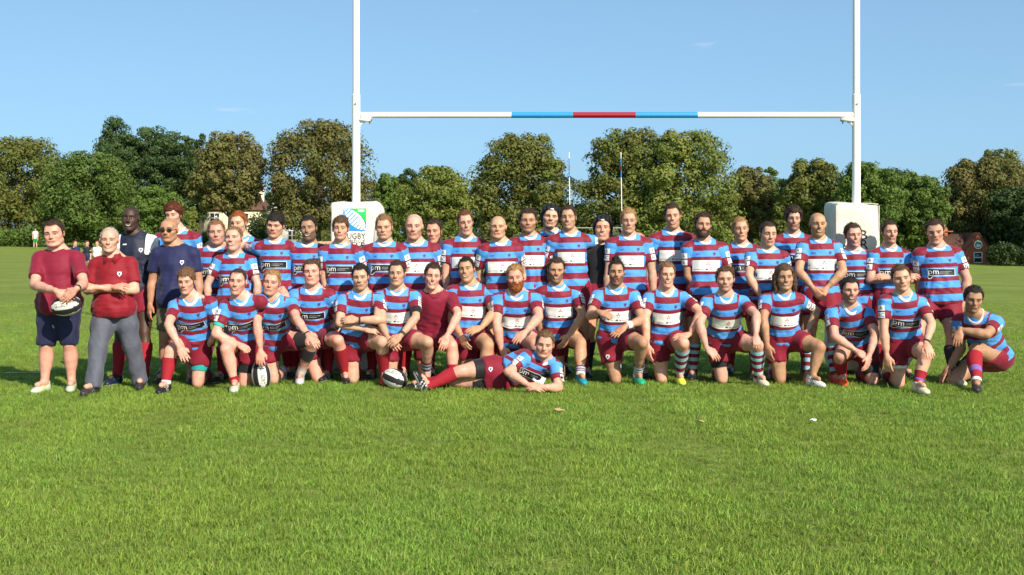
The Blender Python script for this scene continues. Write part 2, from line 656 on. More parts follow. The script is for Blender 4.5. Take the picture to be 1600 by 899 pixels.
def boot_shape():
    s = Solid()
    s.ell((0, .125, .030), (.046, .085, .036), k=.03)
    s.ell((0, .050, .042), (.040, .085, .046), k=.03)
    s.ell((0, -.028, .045), (.036, .045, .050), k=.03)
    s.rc((0, -.012, .05), (0, -.016, .105), .040, .041, k=.025)
    s.cut((0, 0, .004), (0, 0, -1))
    s.cut((0, -.01, .112), (0, .15, 1))
    V, F = s.mesh(.0135, it=1)
    c = V[F].mean(1)
    m = np.zeros(len(F), int)
    m[c[:, 2] < .020] = 1
    m[(np.abs(c[:, 0]) < .017) & (c[:, 1] > .045) & (c[:, 1] < .125) & (c[:, 2] > .045)] = 2
    m[(np.abs(c[:, 0]) > .026) & (np.abs(((c[:, 1] - c[:, 2] * .6) % .036) - .018) < .006) & (c[:, 1] > .02) & (c[:, 1] < .10) & (c[:, 2] > .024)] = 2
    return V, F, m


HAND = {k: hand_shape(k) for k in ('relax', 'flat', 'grip', 'fist', 'shaka')}
BOOT_V, BOOT_F, BOOT_M = boot_shape()
BOOT_ME = mk_mesh('boot', BOOT_V, [BOOT_F], [mat('boot_upper'), mat('boot_sole'), mat('boot_lace')], [BOOT_M])
HAIR_ME = {}


def hair_mesh(style):
    if style not in HAIR_ME:
        if style == 'scrum':
            V, F = cap_shape()
        elif style in ('full', 'short_beard'):
            V, F = beard_shape(style == 'full')
        else:
            V, F = hair_shape(style)
        faces = [F]
        if style != 'scrum' and style != 'short_beard':
            r2 = np.random.RandomState(len(style) * 7 + ord(style[0]))
            Nn = vnormals(V, F)
            nw = {'buzz': 0, 'thin': 90, 'long': 900, 'mop': 900, 'curly': 900, 'full': 600, 'tied': 420, 'thin': 90}.get(style, 900)
            i = r2.randint(0, len(V), nw)
            L = r2.uniform(.008, .022, nw)[:, None] * (1.5 if style in ('mop', 'curly', 'long') else .95)
            d = Nn[i] * r2.uniform(.35, 1.0, (nw, 1)) + r2.normal(0, .45, (nw, 3)) + np.array([0, .1, -.5 if style in ('long', 'full') else .25])
            d /= np.linalg.norm(d, axis=1)[:, None] + 1e-9
            t = np.cross(d, r2.normal(size=(nw, 3))); t /= np.linalg.norm(t, axis=1)[:, None] + 1e-9
            p = V[i] - Nn[i] * .003
            W = np.stack([p - t * .0028, p + t * .0028, p + d * L], 1).reshape(-1, 3)
            faces.append(np.arange(3 * nw).reshape(-1, 3) + len(V))
            V = np.vstack([V, W])
            faces = [f for f in faces if len(f)]
        HAIR_ME[style] = mk_mesh('hair', V, faces, [mat('hair_base')])
    return HAIR_ME[style]


HAIR_COL = {'black': (.018, .013, .010), 'dark': (.040, .023, .014), 'brown': (.085, .045, .022), 'light': (.14, .075, .035), 'blond': (.30, .17, .065),
            'sandy': (.20, .105, .048), 'ginger': (.24, .065, .016), 'auburn': (.095, .024, .010), 'grey': (.30, .28, .26), 'redbrown': (.12, .045, .018)}


def hair_mat(c):
    return mat('hair_' + c, HAIR_COL[c], rough=.55, spec=.25, bump=1.0, bscale=130, var=.65, vscale=60)


SKIN = {'fair': (.62, .36, .255), 'pink': (.62, .315, .225), 'light': (.56, .32, .21), 'tan': (.46, .245, .145), 'olive': (.40, .215, .125), 'deep': (.060, .029, .017)}
M_SKIN = mat('skin', attr='Col', rough=.52, spec=.35, bump=.22, bscale=110, var=.13, vscale=26)
bs = M_SKIN.node_tree.nodes['Principled BSDF']
bs.inputs['Subsurface Weight'].default_value = .08
bs.inputs['Subsurface Radius'].default_value = (.012, .005, .003)
bs.inputs['Subsurface Scale'].default_value = 1.0


def sstep(a, b, x):
    t = np.clip((x - a) / (b - a), 0, 1)
    return t * t * (3 - 2 * t)


def paint_face(V, sp):
    """colours of the skin, brows, eyes, lips, stubble in head space"""
    base = np.array(SKIN[sp['skin']]) * sp.get('tint', 1.0)
    n = len(V)
    x, y, z = V[:, 0], V[:, 1], V[:, 2]
    ax = np.abs(x)
    C = np.tile(base, (n, 1))
    front = y < -.035

    def mix(msk, col, a=1.0):
        nonlocal C
        w = (np.clip(msk, 0, 1) * a)[:, None]
        C = C * (1 - w) + np.array(col) * w
    red = base * np.array([1.0, .72, .70])
    mix(np.exp(-(((ax - .038) / .018) ** 2 + ((z + .028) / .018) ** 2)) * front, red, .55)       # cheeks
    mix(np.exp(-((x / .014) ** 2 + ((z + .024) / .014) ** 2)) * (y < -.09), red, .6)             # nose
    mix((ax > .077) & (np.abs(z) < .045), red, .5)                                                # ears
    hc = np.array(HAIR_COL[sp.get('hc', 'brown')])
    if sp.get('stub', 0):
        top = np.where(ax < .026, -.043, -.052 + np.maximum(ax - .026, 0) * .75)
        m = sstep(.006, -.006, z - top) * (y < .01) * sstep(-.135, -.118, z)
        mix(m, hc * .6 + base * .15, sp['stub'])
    if sp.get('style') in ('bald', 'thin', None):
        m = sstep(.0, .03, z - np.interp(y, [-.12, -.05, 0, .06, .12], [.09, .07, .02, -.03, -.05]))
        mix(m, base * np.array([.98, .90, .88]), .5)
        if sp.get('shade'):
            mix(m, hc, sp['shade'])
    if sp.get('style') not in ('bald', 'scrum', None):      # hair thinning into the skin at the hairline
        hy, hz = hairline(sp['style'])
        zl = np.interp(y, hy, hz) + (.010 * np.clip((ax - .018) / .02, 0, 1) - .018 * np.clip((ax - .042) / .02, 0, 1)) * (y < -.04)
        mix(sstep(-.013, .004, z - zl) * (ax < .076), hc * .9, .75)
    # soft shade of the eye sockets and lips; the crisp features are laid on by face_features
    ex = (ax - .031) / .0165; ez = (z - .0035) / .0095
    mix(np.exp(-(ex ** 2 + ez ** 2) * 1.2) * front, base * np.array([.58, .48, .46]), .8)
    m = np.exp(-((x / .022) ** 2 + ((z + .0615) / .008) ** 2)) * (y < -.06)
    mix(m, base * np.array([.85, .55, .52]), .6)
    m = np.exp(-((x / .018) ** 2 + ((z + .079) / .006) ** 2)) * (y < -.05)
    mix(m, base * .75, .5)
    return C


HEAD_TREE = BVHTree.FromPolygons([Vector(v) for v in HEAD_V], HEAD_F.tolist())


def _strip(xs, z0, z1):
    """band between two curves"""
    n = len(xs)
    V = [(x, a) for x, a in zip(xs, z0)] + [(x, a) for x, a in zip(xs, z1)]
    F = []
    for i in range(n - 1):
        F += [(i, i + 1, n + i + 1), (i, n + i + 1, n + i)]
    return V, F


def face_features(mouth):
    """crisp brows, eyes and mouth laid on the skin; colours are keys filled in per person"""
    out = []
    for e in (-1, 1):
        xs = np.linspace(.012, .051, 9)
        mid = .0215 + .0036 * np.sin((xs - .012) / .039 * 2.5) - .003 * ((xs - .012) / .039) ** 2
        th = .0037 - .0020 * ((xs - .012) / .039)
        out.append((*_strip(e * xs, mid - th, mid + th), 'brow', 0))
        xs = np.linspace(-.0145, .0145, 9)
        up = .0012 + .0042 * (1 - (xs / .0145) ** 2); lo = .0012 - .0026 * (1 - (xs / .0145) ** 2)
        out.append((*_strip(e * (.031 + xs), lo, up), 'white', .0004))
        t = np.linspace(0, 2 * math.pi, 11)[:-1]
        V = [(e * .0305 + .0056 * math.cos(q), .0014 + min(.0040, max(-.0026, .0056 * math.sin(q)))) for q in t] + [(e * .0305, .0018)]
        out.append((V, [(i, (i + 1) % 10, 10) for i in range(10)], 'iris', .0008))
        out.append((*_strip(e * (.031 + xs * 1.08), up - .0006, up + .0021), 'lash', .0010))
        out.append((*_strip(e * (.031 + xs), lo - .0014, lo + .0003), 'lid', .0008))
    xs = np.linspace(-.0235, .0235, 13)
    u = xs / .0235
    if mouth == 'open':
        c = -.066
        out.append((*_strip(xs * .85, c - .015 * np.sqrt(1 - u ** 2 * .98) - .003, c + .013 * np.sqrt(1 - u ** 2 * .98) + .003), 'lip', 0))
        out.append((*_strip(xs * .70, c - .014 * np.sqrt(1 - u ** 2), c + .012 * np.sqrt(1 - u ** 2)), 'dark', .0006))
        out.append((*_strip(xs * .45, c - .018 * np.sqrt(1 - u ** 2), c + .001 * np.sqrt(1 - u ** 2)), 'tongue', .0012))
    else:
        cu = {'neutral': .0008, 'slight': .0045, 'smile': .0075}[mouth]
        w = {'neutral': .95, 'slight': 1.05, 'smile': 1.18}[mouth]
        c = -.0618 + cu * (u ** 2 - .45)
        op = np.sqrt(np.maximum(1 - u ** 2, 0))
        gap = .0040 if mouth == 'smile' else 0.0
        out.append((*_strip(xs * w, c - gap * op - .0062 * op, c + gap * op * .5 + .0052 * op * (1 - .25 * np.exp(-(u / .15) ** 2))), 'lip', 0))
        out.append((*_strip(xs * w, c - gap * op - .0012, c + gap * op * .5 + .0012), 'dark', .0006))
        if mouth == 'smile':
            out.append((*_strip(xs * w * .86, c - .0034 * op, c + .0019 * op + .0004), 'teeth', .0012))
    Vs, Fs, Ks, n = [], [], [], 0
    for V2, F, key, off in out:
        W = []
        for x, z in V2:
            h = HEAD_TREE.ray_cast(Vector((x, -.3, z)), Vector((0, 1, 0)), .4)
            W.append((x, (h[0][1] if h[0] is not None else -.08) - .0011 - off, z))
        F = np.array(F)
        W = np.array(W)
        nn = np.cross(W[F[:, 1]] - W[F[:, 0]], W[F[:, 2]] - W[F[:, 0]])[:, 1]
        F = np.where((nn > 0)[:, None], F[:, ::-1], F)
        Vs.append(W); Fs.append(F + n); Ks += [key] * len(W); n += len(W)
    return np.concatenate(Vs), np.concatenate(Fs), np.array(Ks)


FEAT = {m: face_features(m) for m in ('neutral', 'slight', 'smile', 'open')}


# ------------------------------------------------------------------ clothing materials
BLUE, MAROON = srgb(74, 144, 214), srgb(120, 24, 44)


def jersey_mat():
    m = bpy.data.materials.new('striped_jersey_cloth')
    m.use_nodes = True
    nt = m.node_tree
    N, Lk = nt.nodes, nt.links
    b = N['Principled BSDF']
    b.inputs['Roughness'].default_value = .62
    b.inputs['Specular IOR Level'].default_value = .25
    b.inputs['Sheen Weight'].default_value = .12

    def attr(n):
        a = N.new('ShaderNodeAttribute'); a.attribute_name = n
        return a.outputs['Fac']

    def ramp(fac, scale, stops):
        mm = N.new('ShaderNodeMath'); mm.operation = 'MULTIPLY'; mm.inputs[1].default_value = 1 / scale
        Lk.new(fac, mm.inputs[0])
        r = N.new('ShaderNodeValToRGB'); r.color_ramp.interpolation = 'CONSTANT'
        e = r.color_ramp.elements
        e[0].position = 0; e[0].color = (*stops[0][1], 1)
        e[1].position = stops[1][0] / scale; e[1].color = (*stops[1][1], 1)
        for p, c in stops[2:]:
            q = e.new(p / scale); q.color = (*c, 1)
        Lk.new(mm.outputs[0], r.inputs['Fac'])
        return r.outputs['Color']
    body = ramp(attr('tv'), .9, [(0, BLUE), (.035, MAROON), (.095, BLUE), (.160, MAROON), (.203, BLUE), (.300, MAROON), (.345, BLUE), (.418, MAROON), (.485, BLUE), (.555, MAROON), (.625, BLUE), (.69, MAROON)])
    slv = ramp(attr('sa'), .4, [(0, BLUE), (.10, BLUE), (.115, MAROON)])
    gt = N.new('ShaderNodeMath'); gt.operation = 'GREATER_THAN'; gt.inputs[1].default_value = 0.0
    Lk.new(attr('slv'), gt.inputs[0])
    mx = N.new('ShaderNodeMix'); mx.data_type = 'RGBA'
    Lk.new(gt.outputs[0], mx.inputs[0]); Lk.new(body, mx.inputs[6]); Lk.new(slv, mx.inputs[7])
    t = N.new('ShaderNodeTexCoord')
    n = N.new('ShaderNodeTexNoise'); n.inputs['Scale'].default_value = 9; n.inputs['Detail'].default_value = 5; n.inputs['Distortion'].default_value = 1.2
    bp = N.new('ShaderNodeBump'); bp.inputs['Strength'].default_value = .38; bp.inputs['Distance'].default_value = .03
    Lk.new(t.outputs['Object'], n.inputs['Vector']); Lk.new(n.outputs['Fac'], bp.inputs['Height']); Lk.new(bp.outputs['Normal'], b.inputs['Normal'])
    Lk.new(mx.outputs[2], b.inputs['Base Color'])
    return m


M_JERSEY = jersey_mat()


def navy_mat():
    """navy training top with a white wedge over each shoulder"""
    m = mat('navy_white_training_top', srgb(24, 28, 48), rough=.6, bump=.4, bscale=14)
    nt = m.node_tree
    a = nt.nodes.new('ShaderNodeAttribute'); a.attribute_name = 'wedge'
    gt = nt.nodes.new('ShaderNodeMath'); gt.operation = 'GREATER_THAN'; gt.inputs[1].default_value = 0.0
    mx = nt.nodes.new('ShaderNodeMix'); mx.data_type = 'RGBA'
    mx.inputs[6].default_value = (*srgb(30, 34, 54), 1); mx.inputs[7].default_value = (.75, .75, .75, 1)
    nt.links.new(a.outputs['Fac'], gt.inputs[0]); nt.links.new(gt.outputs[0], mx.inputs[0])
    nt.links.new(mx.outputs[2], nt.nodes['Principled BSDF'].inputs['Base Color'])
    return m


def cloth(name, col, rough=.68, bump=.5, bscale=11, spec=.25):
    return mat(name, col, rough=rough, spec=spec, bump=bump, bscale=bscale, sheen=.1)


M_WHITE = cloth('white_cloth', (.74, .72, .68), bump=.15)
M_BLACK = cloth('black_cloth', (.012, .012, .014))
M_SHORTS = cloth('maroon_shorts_cloth', srgb(124, 20, 42), bump=.6)
M_RED = mat('red_print', (.55, .02, .03), rough=.6)
M_GREYP = mat('grey_print', (.32, .33, .36), rough=.6)
M_NAVYP = mat('dark_blue_print', (.03, .04, .10), rough=.6)
M_CREST = mat('purple_crest_print', srgb(92, 84, 150), rough=.6)
M_PWHITE = mat('white_print', (.78, .77, .74), rough=.55)
M_PBLACK = mat('black_print', (.014, .014, .016), rough=.5)


def sock_mat(kind):
    n = 'sock_' + kind
    if n in MATS:
        return MATS[n]
    stops = {'red': [(0, srgb(150, 16, 34)), (.9, srgb(150, 16, 34))],
             'redwhite': [(0, srgb(150, 16, 34)), (.86, (.7, .7, .68))],
             'stripe': [(i * .125, (srgb(120, 18, 38) if i % 2 else srgb(150, 190, 205))) for i in range(8)],
             'stripewhite': [(i * .11, (srgb(120, 18, 38) if i % 2 == 0 else srgb(150, 190, 205))) for i in range(6)] + [(.66, (.68, .68, .68))],
             'whiteblue': [(0, (.68, .70, .72)), (.15, srgb(60, 80, 140)), (.25, (.68, .7, .72)), (.35, srgb(60, 80, 140)), (.45, (.68, .7, .72)), (.55, srgb(60, 80, 140)), (.65, (.7, .7, .7))],
             'white': [(0, (.7, .7, .68)), (.5, (.7, .7, .68))],
             'band': [(0, srgb(150, 16, 34)), (.52, srgb(120, 90, 160)), (.68, srgb(150, 16, 34)), (.90, (.7, .7, .68))],
             'black': [(0, (.02, .02, .022)), (.5, (.02, .02, .022))]}[kind]
    m = bpy.data.materials.new(n)
    m.use_nodes = True
    nt = m.node_tree
    a = nt.nodes.new('ShaderNodeAttribute'); a.attribute_name = 'tv'
    r = nt.nodes.new('ShaderNodeValToRGB'); r.color_ramp.interpolation = 'CONSTANT'
    e = r.color_ramp.elements
    e[0].position, e[0].color = 0, (*stops[0][1], 1)
    e[1].position, e[1].color = stops[1][0], (*stops[1][1], 1)
    for p, c in stops[2:]:
        q = e.new(p); q.color = (*c, 1)
    b = nt.nodes['Principled BSDF']
    b.inputs['Roughness'].default_value = .85
    nt.links.new(a.outputs['Fac'], r.inputs['Fac']); nt.links.new(r.outputs['Color'], b.inputs['Base Color'])
    wv = nt.nodes.new('ShaderNodeTexNoise'); wv.inputs['Scale'].default_value = 70
    t = nt.nodes.new('ShaderNodeTexCoord')
    bp = nt.nodes.new('ShaderNodeBump'); bp.inputs['Strength'].default_value = .5; bp.inputs['Distance'].default_value = .01
    nt.links.new(t.outputs['Object'], wv.inputs['Vector']); nt.links.new(wv.outputs['Fac'], bp.inputs['Height']); nt.links.new(bp.outputs['Normal'], b.inputs['Normal'])
    MATS[n] = m
    return m


# ------------------------------------------------------------------ printed panels (flat print, built as thin sheets laid on the cloth)
_txt = {}


def text2d(body, size):
    key = (body, size)
    if key not in _txt:
        cu = bpy.data.curves.new('lettering', 'FONT')
        cu.body = body; cu.size = size; cu.align_x = 'CENTER'; cu.align_y = 'CENTER'; cu.resolution_u = 2
        o = bpy.data.objects.new('lettering', cu)
        COL.objects.link(o)
        dg = bpy.context.evaluated_depsgraph_get()
        me = o.evaluated_get(dg).to_mesh()
        me.calc_loop_triangles()
        V = np.array([v.co[:2] for v in me.vertices]); F = np.array([t.vertices[:] for t in me.loop_triangles])
        o.evaluated_get(dg).to_mesh_clear()
        bpy.data.objects.remove(o); bpy.data.curves.remove(cu)
        _txt[key] = (V, F)
    return _txt[key]


def rect2d(w, h, nx=1, ny=1, cx=0, cy=0, skew=0.0):
    xs = np.linspace(-w / 2, w / 2, nx + 1); ys = np.linspace(-h / 2, h / 2, ny + 1)
    V = np.array([[cx + x + skew * y, cy + y] for y in ys for x in xs])
    F = np.array([[j * (nx + 1) + i, j * (nx + 1) + i + 1, (j + 1) * (nx + 1) + i + 1, (j + 1) * (nx + 1) + i] for j in range(ny) for i in range(nx)])
    return V, F


def poly2d(pts):
    pts = np.array(pts, float)
    V = np.vstack([pts, pts.mean(0)]); n = len(pts)
    return V, np.array([[i, (i + 1) % n, n] for i in range(n)])


PRINT_MATS = [M_PWHITE, M_PBLACK, M_RED, M_GREYP, M_NAVYP, M_CREST]


def panel_pm():
    out = [(*rect2d(.286, .080, 12, 4), 0, .0)]
    out.append((*poly2d([(-.143, -.038), (-.070, -.038), (-.095, -.050), (-.118, -.078), (-.143, -.078)]), 0, .0))
    out.append((*rect2d(.276, .070, 12, 4), 1, .0016))
    out.append((*poly2d([(-.138, -.034), (-.078, -.034), (-.100, -.048), (-.121, -.070), (-.138, -.070)]), 1, .0016))
    V, F = text2d('pm', .088)
    out.append((V * np.array([1.0, 1.0]) + np.array([-.086, .004]), F, 0, .0032))
    for j, w in ((.008, .125), (-.010, .095)):
        for q in range(int(w / .012)):
            out.append((*rect2d(.008, .008, cx=-.012 + q * .012, cy=j), 3, .0032))
    out = [(V2 * np.array([.96, .92]), F2, m_, o_) for V2, F2, m_, o_ in out]
    return out


def panel_white():
    out = [(*rect2d(.30, .140, 12, 6), 0, .0)]
    for a in (90, 210, 330):
        d = np.array([math.cos(R(a)), math.sin(R(a))]); p = np.array([-d[1], d[0]])
        c = np.array([.012, .026])
        out.append((*poly2d([c + d * .003, c + d * .013 + p * .008, c + d * .025, c + d * .013 - p * .008]), 2, .0016))
    out.append((*rect2d(.030, .005, cx=.012, cy=-.006), 3, .0016))
    out.append((*rect2d(.026, .016, cx=-.002, cy=-.044, skew=.5), 1, .0016))
    for q in range(7):
        out.append((*rect2d(.010, .013 if q in (0, 3) else .009, cx=-.130 + q * .014, cy=-.046), 3, .0016))
        out.append((*rect2d(.010, .015 if q == 0 else .010, cx=.032 + q * .0145, cy=-.045), 3 if q else 4, .0016))
    out = [(V2 * np.array([.96, .83]), F2, m_, o_) for V2, F2, m_, o_ in out]
    return out


def crest2d():
    o = [(*poly2d([(-.015, .018), (.015, .018), (.016, .0), (.0, -.020), (-.016, .0)]), 5, 0.0)]
    o.append((*poly2d([(-.009, .012), (.009, .012), (.009, .0), (.0, -.011), (-.009, .0)]), 4, .0014))
    o.append((*rect2d(.040, .005, cx=0, cy=-.030), 5, 0.0))
    return o


def maker2d():
    return [(*poly2d([(-.022, .004), (-.010, -.008), (.012, -.004), (.024, .010), (.008, .000), (-.008, .000)]), 5, 0.0)]


def patch2d(letters):
    o = [(*rect2d(.072, .056, 3, 3), 0, 0.0)]
    V, F = text2d(letters, .050)
    o.append((V, F, 4, .0014))
    o.append((*rect2d(.050, .004, cx=0, cy=-.020), 3, .0014))
    return o


def badge2d():
    """white outline crest on a shirt or shorts"""
    o = [(*poly2d([(-.016, .022), (.016, .022), (.020, .0), (.0, -.026), (-.020, .0)]), 0, 0.0)]
    o.append((*poly2d([(-.009, .014), (.009, .014), (.011, .0), (.0, -.014), (-.011, .0)]), 5, .0014))
    return o


def lay_print(shapes, tree, origin, ex, ey, en, far=.35):
    """project flat print shapes onto a surface: origin + x*ex + y*ey seen along -en"""
    V, F4, F3, m4, m3, n = [], [], [], [], [], 0
    hits = {}
    en = np.asarray(en, float)
    for V2, F, m, off in shapes:
        W = []
        for q in V2:
            o = origin + q[0] * ex + q[1] * ey + en * far
            hit = tree.ray_cast(Vector(o), Vector(-en), far * 2)
            p = np.array(hit[0]) if hit[0] is not None else None
            W.append(p)
        good = [w for w in W if w is not None]
        if not good:
            continue
        dmean = np.mean([(g - origin) @ en for g in good])
        W = np.array([w if w is not None else origin + q[0] * ex + q[1] * ey + en * dmean for w, q in zip(W, V2)])
        W = W + en * (.0045 + off)
        F = np.asarray(F)
        # keep faces towards en
        a = W[F[:, 0]]; nn = np.cross(W[F[:, 1]] - a, W[F[:, 2]] - a) @ en
        F = np.where((nn < 0)[:, None], F[:, ::-1], F)
        V.append(W)
        (F4 if F.shape[1] == 4 else F3).append(F + n)
        (m4 if F.shape[1] == 4 else m3).extend([m] * len(F))
        n += len(W)
    if not V:
        return None
    fs, ms = [], []
    if F4: fs.append(np.concatenate(F4)); ms.append(np.array(m4))
    if F3: fs.append(np.concatenate(F3)); ms.append(np.array(m3))
    return mk_mesh('print', np.concatenate(V), fs, PRINT_MATS, ms, smooth=False)


# ------------------------------------------------------------------ one person
O_CAM = np.array([0, 0, CAM_H])


def on_ray(px, py, c, L, near=True):
    """point on the sight line through a pixel at distance L from joint c"""
    v = P(px, py, 1.0) - O_CAM
    w = O_CAM - c
    A = v @ v; B = 2 * v @ w; Cc = w @ w - L * L
    D = B * B - 4 * A * Cc
    if D <= 0:
        q = O_CAM + (-B / (2 * A)) * v
        return c + nrm(q - c) * L
    s = math.sqrt(D)
    d = (-B - s) / (2 * A) if near else (-B + s) / (2 * A)
    return O_CAM + d * v


CALF_T = np.array([0, .10, .22, .36, .55, .78, 1.0])
CALF_R = np.array([.056, .056, .062, .064, .054, .040, .037])
THIGH_T = np.array([0, .25, .55, .85, 1.0])
THIGH_R = np.array([.098, .100, .086, .065, .058])


def lerp(a, b, t):
    return a + (b - a) * t


def person(sp):
    """sp: dict describing one person; joints are in world space, meshes relative to the empty on the ground"""
    k = sp.get('k', 1.0)                # stature, 1 = 1.8 m
    bw = sp.get('bw', 1.0)              # girth
    bl = bw ** .7 * k ** .5             # limb girth
    hs = sp.get('hs', 1.08)
    rv = np.random.RandomState(sp['seed'])
    sp['tint'] = rv.uniform(.88, 1.08) * np.exp(rv.normal(0, .03, 3))
    sp['fw'] = sp.get('fw', 1.0) * rv.uniform(.92, 1.07)
    sp['fl'] = sp.get('fl', 1.0) * rv.uniform(.93, 1.07)
    sp['jaw'] = sp.get('jaw', 0.0) + rv.uniform(-.07, .10)
    sp['nose'] = sp.get('nose', 0.0) + rv.uniform(-.003, .005)
    sp['stub'] = max(sp.get('stub', 0.0), rv.uniform(.06, .24))
    sp['hyaw'] = sp.get('hyaw', 0) + rv.normal(0, 4)
    sp['hroll'] = sp.get('hroll', 0) + rv.normal(0, 3)
    sp['hpitch'] = sp.get('hpitch', 0) + rv.normal(1, 3)
    J = sp['J']                         # joints
    Pv, Nb = J['pelvis'], J['neck']
    a = nrm(Nb - Pv); Lt = np.linalg.norm(Nb - Pv)
    yaw = R(sp.get('yaw', 0))
    rh = np.array(sp.get('rhip', (math.cos(yaw), math.sin(yaw), sp.get('tilt', 0))))
    rs_ = np.array(sp.get('rsh', rh))

    def frame(t):
        r = nrm(lerp(rh, rs_, min(max(t, 0), 1)))
        aa = nrm(a - r * (a @ r))
        f = np.cross(r, aa)              # towards the front
        return r, f, aa

    def frame3(t):
        r, f, aa = frame(t)
        return np.array([r, f, aa])
    lt = Lt / .53
    base = np.array([J['root'][0], J['root'][1], 0.0])

    # torso pieces: t, radii, forward shift
    sm_ = bw * k ** .5
    tor = [(0.00, (.163 * sm_, .112 * sm_, .12), 0.0), (.30, (.146 * sm_, .104 * sm_, .15 * lt), .004), (.62, (.160 * sm_, .114 * sm_, .16 * lt), .004), (.86, (.148 * sm_, .090 * sm_, .085 * lt), -.008)]
    belly = sp.get('belly', 0)
    if belly:
        tor.append((.22, (.140 * sm_, .105 * sm_, .15 * lt), .055 * belly))
    r9, f9, a9 = frame(.92)
    sw = sp.get('sw', .180) * k * bw ** .5
    sh = {-1: J.get('shL', Nb - a9 * .075 * k - r9 * sw), 1: J.get('shR', Nb - a9 * .075 * k + r9 * sw)}
    r0, f0, a0 = frame(0)
    hip = {e: Pv - a0 * .03 + r0 * .090 * k * e for e in (-1, 1)}
    L_ua, L_fa, L_th, L_sh = .295 * k, .255 * k, .43 * k, .42 * k

    # arms
    arm = {}
    for e, key in ((-1, 'L'), (1, 'R')):
        A = sp.get(key, 'hang')
        s0 = sh[e]
        side = r9 * e
        hand = 'relax'; n_hand = None; hd = None
        if isinstance(A, str):
            if A == 'hang':
                el = s0 + L_ua * nrm(side * .20 - f9 * .06 + np.array([0, 0, -1.0])); wr = el + L_fa * nrm(side * .04 + f9 * .22 + np.array([0, 0, -1.0]))
            elif A == 'back':
                el = s0 + L_ua * nrm(side * .26 - f9 * .30 + np.array([0, 0, -1.0])); wr = el + L_fa * nrm(-side * .55 - f9 * .35 + np.array([0, 0, -.8]))
            elif A == 'over':
                el = s0 + L_ua * nrm(side * .80 - f9 * .85 + np.array([0, 0, .10])); wr = el + L_fa * nrm(side * 1.0 + f9 * .25 + np.array([0, 0, .12]))
            elif A == 'cross':
                el = s0 + L_ua * nrm(side * .25 + f9 * .25 + np.array([0, 0, -1.0]))
                wr = lerp(sh[-1], sh[1], .5 - e * .22) - a9 * .245 * k + f9 * (.205 + (.035 if e > 0 else 0)) * sm_
                hand = 'relax'
        else:
            q = A['e']; el = on_ray(q[0], q[1], s0, L_ua, (q[2] if len(q) > 2 else 1) > 0) if 'ed' not in A else P(q[0], q[1], A['ed'])
            q = A['w']; wr = on_ray(q[0], q[1], el, L_fa, (q[2] if len(q) > 2 else 1) > 0) if 'wd' not in A else P(q[0], q[1], A['wd'])
            hand = A.get('hand', 'relax')
            if 'n' in A: n_hand = np.array(A['n'], float)
            if 'd' in A: hd = nrm(A['d'])
        fd = nrm(wr - el)
        if hd is None:
            hd = fd
            if fd[2] > -.5 and not isinstance(A, str):
                hd = nrm(fd + np.array([0, -.15, -.55]))
        if n_hand is None:
            n_hand = (side * .75 + np.array([0, -.6, .1])) if hd[2] < -.75 else np.array([0, -.75, .75])
        n_hand = nrm(n_hand - hd * (n_hand @ hd))
        arm[e] = (s0, el, wr, hd, n_hand, hand)

    # legs
    leg = {}
    for e, key in ((-1, 'kL'), (1, 'kR')):
        kn, an = J[key], J['a' + key[1]]
        td = J.get('t' + key[1])
        td = nrm(td) if td is not None else np.array([e * .25, -1.0, 0])
        leg[e] = (hip[e], kn, an, nrm(td))

    def calf(e):
        h, kn, an, td = leg[e]
        d = nrm(an - kn)
        bk = nrm(kn - h) - d * (nrm(kn - h) @ d)
        bk = np.array([0, 1.0, 0]) - d * d[1] if np.linalg.norm(bk) < .25 else -(-bk)
        bk = nrm(np.array([0, 1.0, .3]) - d * (np.array([0, 1.0, .3]) @ d))
        pts = [kn + (an - kn) * t + bk * (.018 * math.sin(min(t / .7, 1) * math.pi)) for t in CALF_T]
        return pts, CALF_R * bl

    # ---- body
    s = Solid()
    for t, rad, fw in tor:
        r, f, aa = frame(t)
        s.ell(Pv + a * Lt * t + f * fw, rad, np.array([r, f, aa]), k=.05)
    hc = J['head']
    HM = (Matrix.Rotation(R(sp.get('hyaw', 0)), 3, 'Z') @ Matrix.Rotation(R(sp.get('hpitch', 0)), 3, 'X') @ Matrix.Rotation(R(sp.get('hroll', 0)), 3, 'Y'))
    HM = np.array(HM)
    skull = hc + HM @ (np.array([0, .035, -.09]) * hs)
    s.rc(Nb - a9 * .03, skull, .062 * bl, .056 * hs * bw ** .4, k=.03)
    for e in (-1, 1):
        s0, el, wr = arm[e][:3]
        s.rc(Nb + a9 * .035 - f9 * .02, s0 + a9 * .008, .046 * bl, .046 * bl, k=.05)
        s.ell(s0, (.060 * bl,) * 3, k=.03)
        s.chain([s0, lerp(s0, el, .45), el], np.array([.058, .055, .042]) * bl, k=.02)
        s.chain([el, lerp(el, wr, .28), lerp(el, wr, .7), wr], np.array([.042, .048, .036, .027]) * bl, k=.015)
        h, kn, an, td = leg[e]
        s.chain([lerp(h, kn, t) for t in THIGH_T], THIGH_R * bl, k=.03)
        s.ell(kn + nrm(nrm(kn - h) + nrm(kn - an)) * .010, (.052 * bl,) * 3, k=.02)
        cp, cr = calf(e)
        s.chain(cp, cr, k=.015)
        s.rc(an, an + td * .12 + np.array([0, 0, 0]), .036 * bl, .030 * bl, k=.02)
    V, F = s.mesh(.0222, it=1)
    base_col = np.array(SKIN[sp['skin']]) * sp['tint']
    C = np.tile(base_col, (len(V), 1))
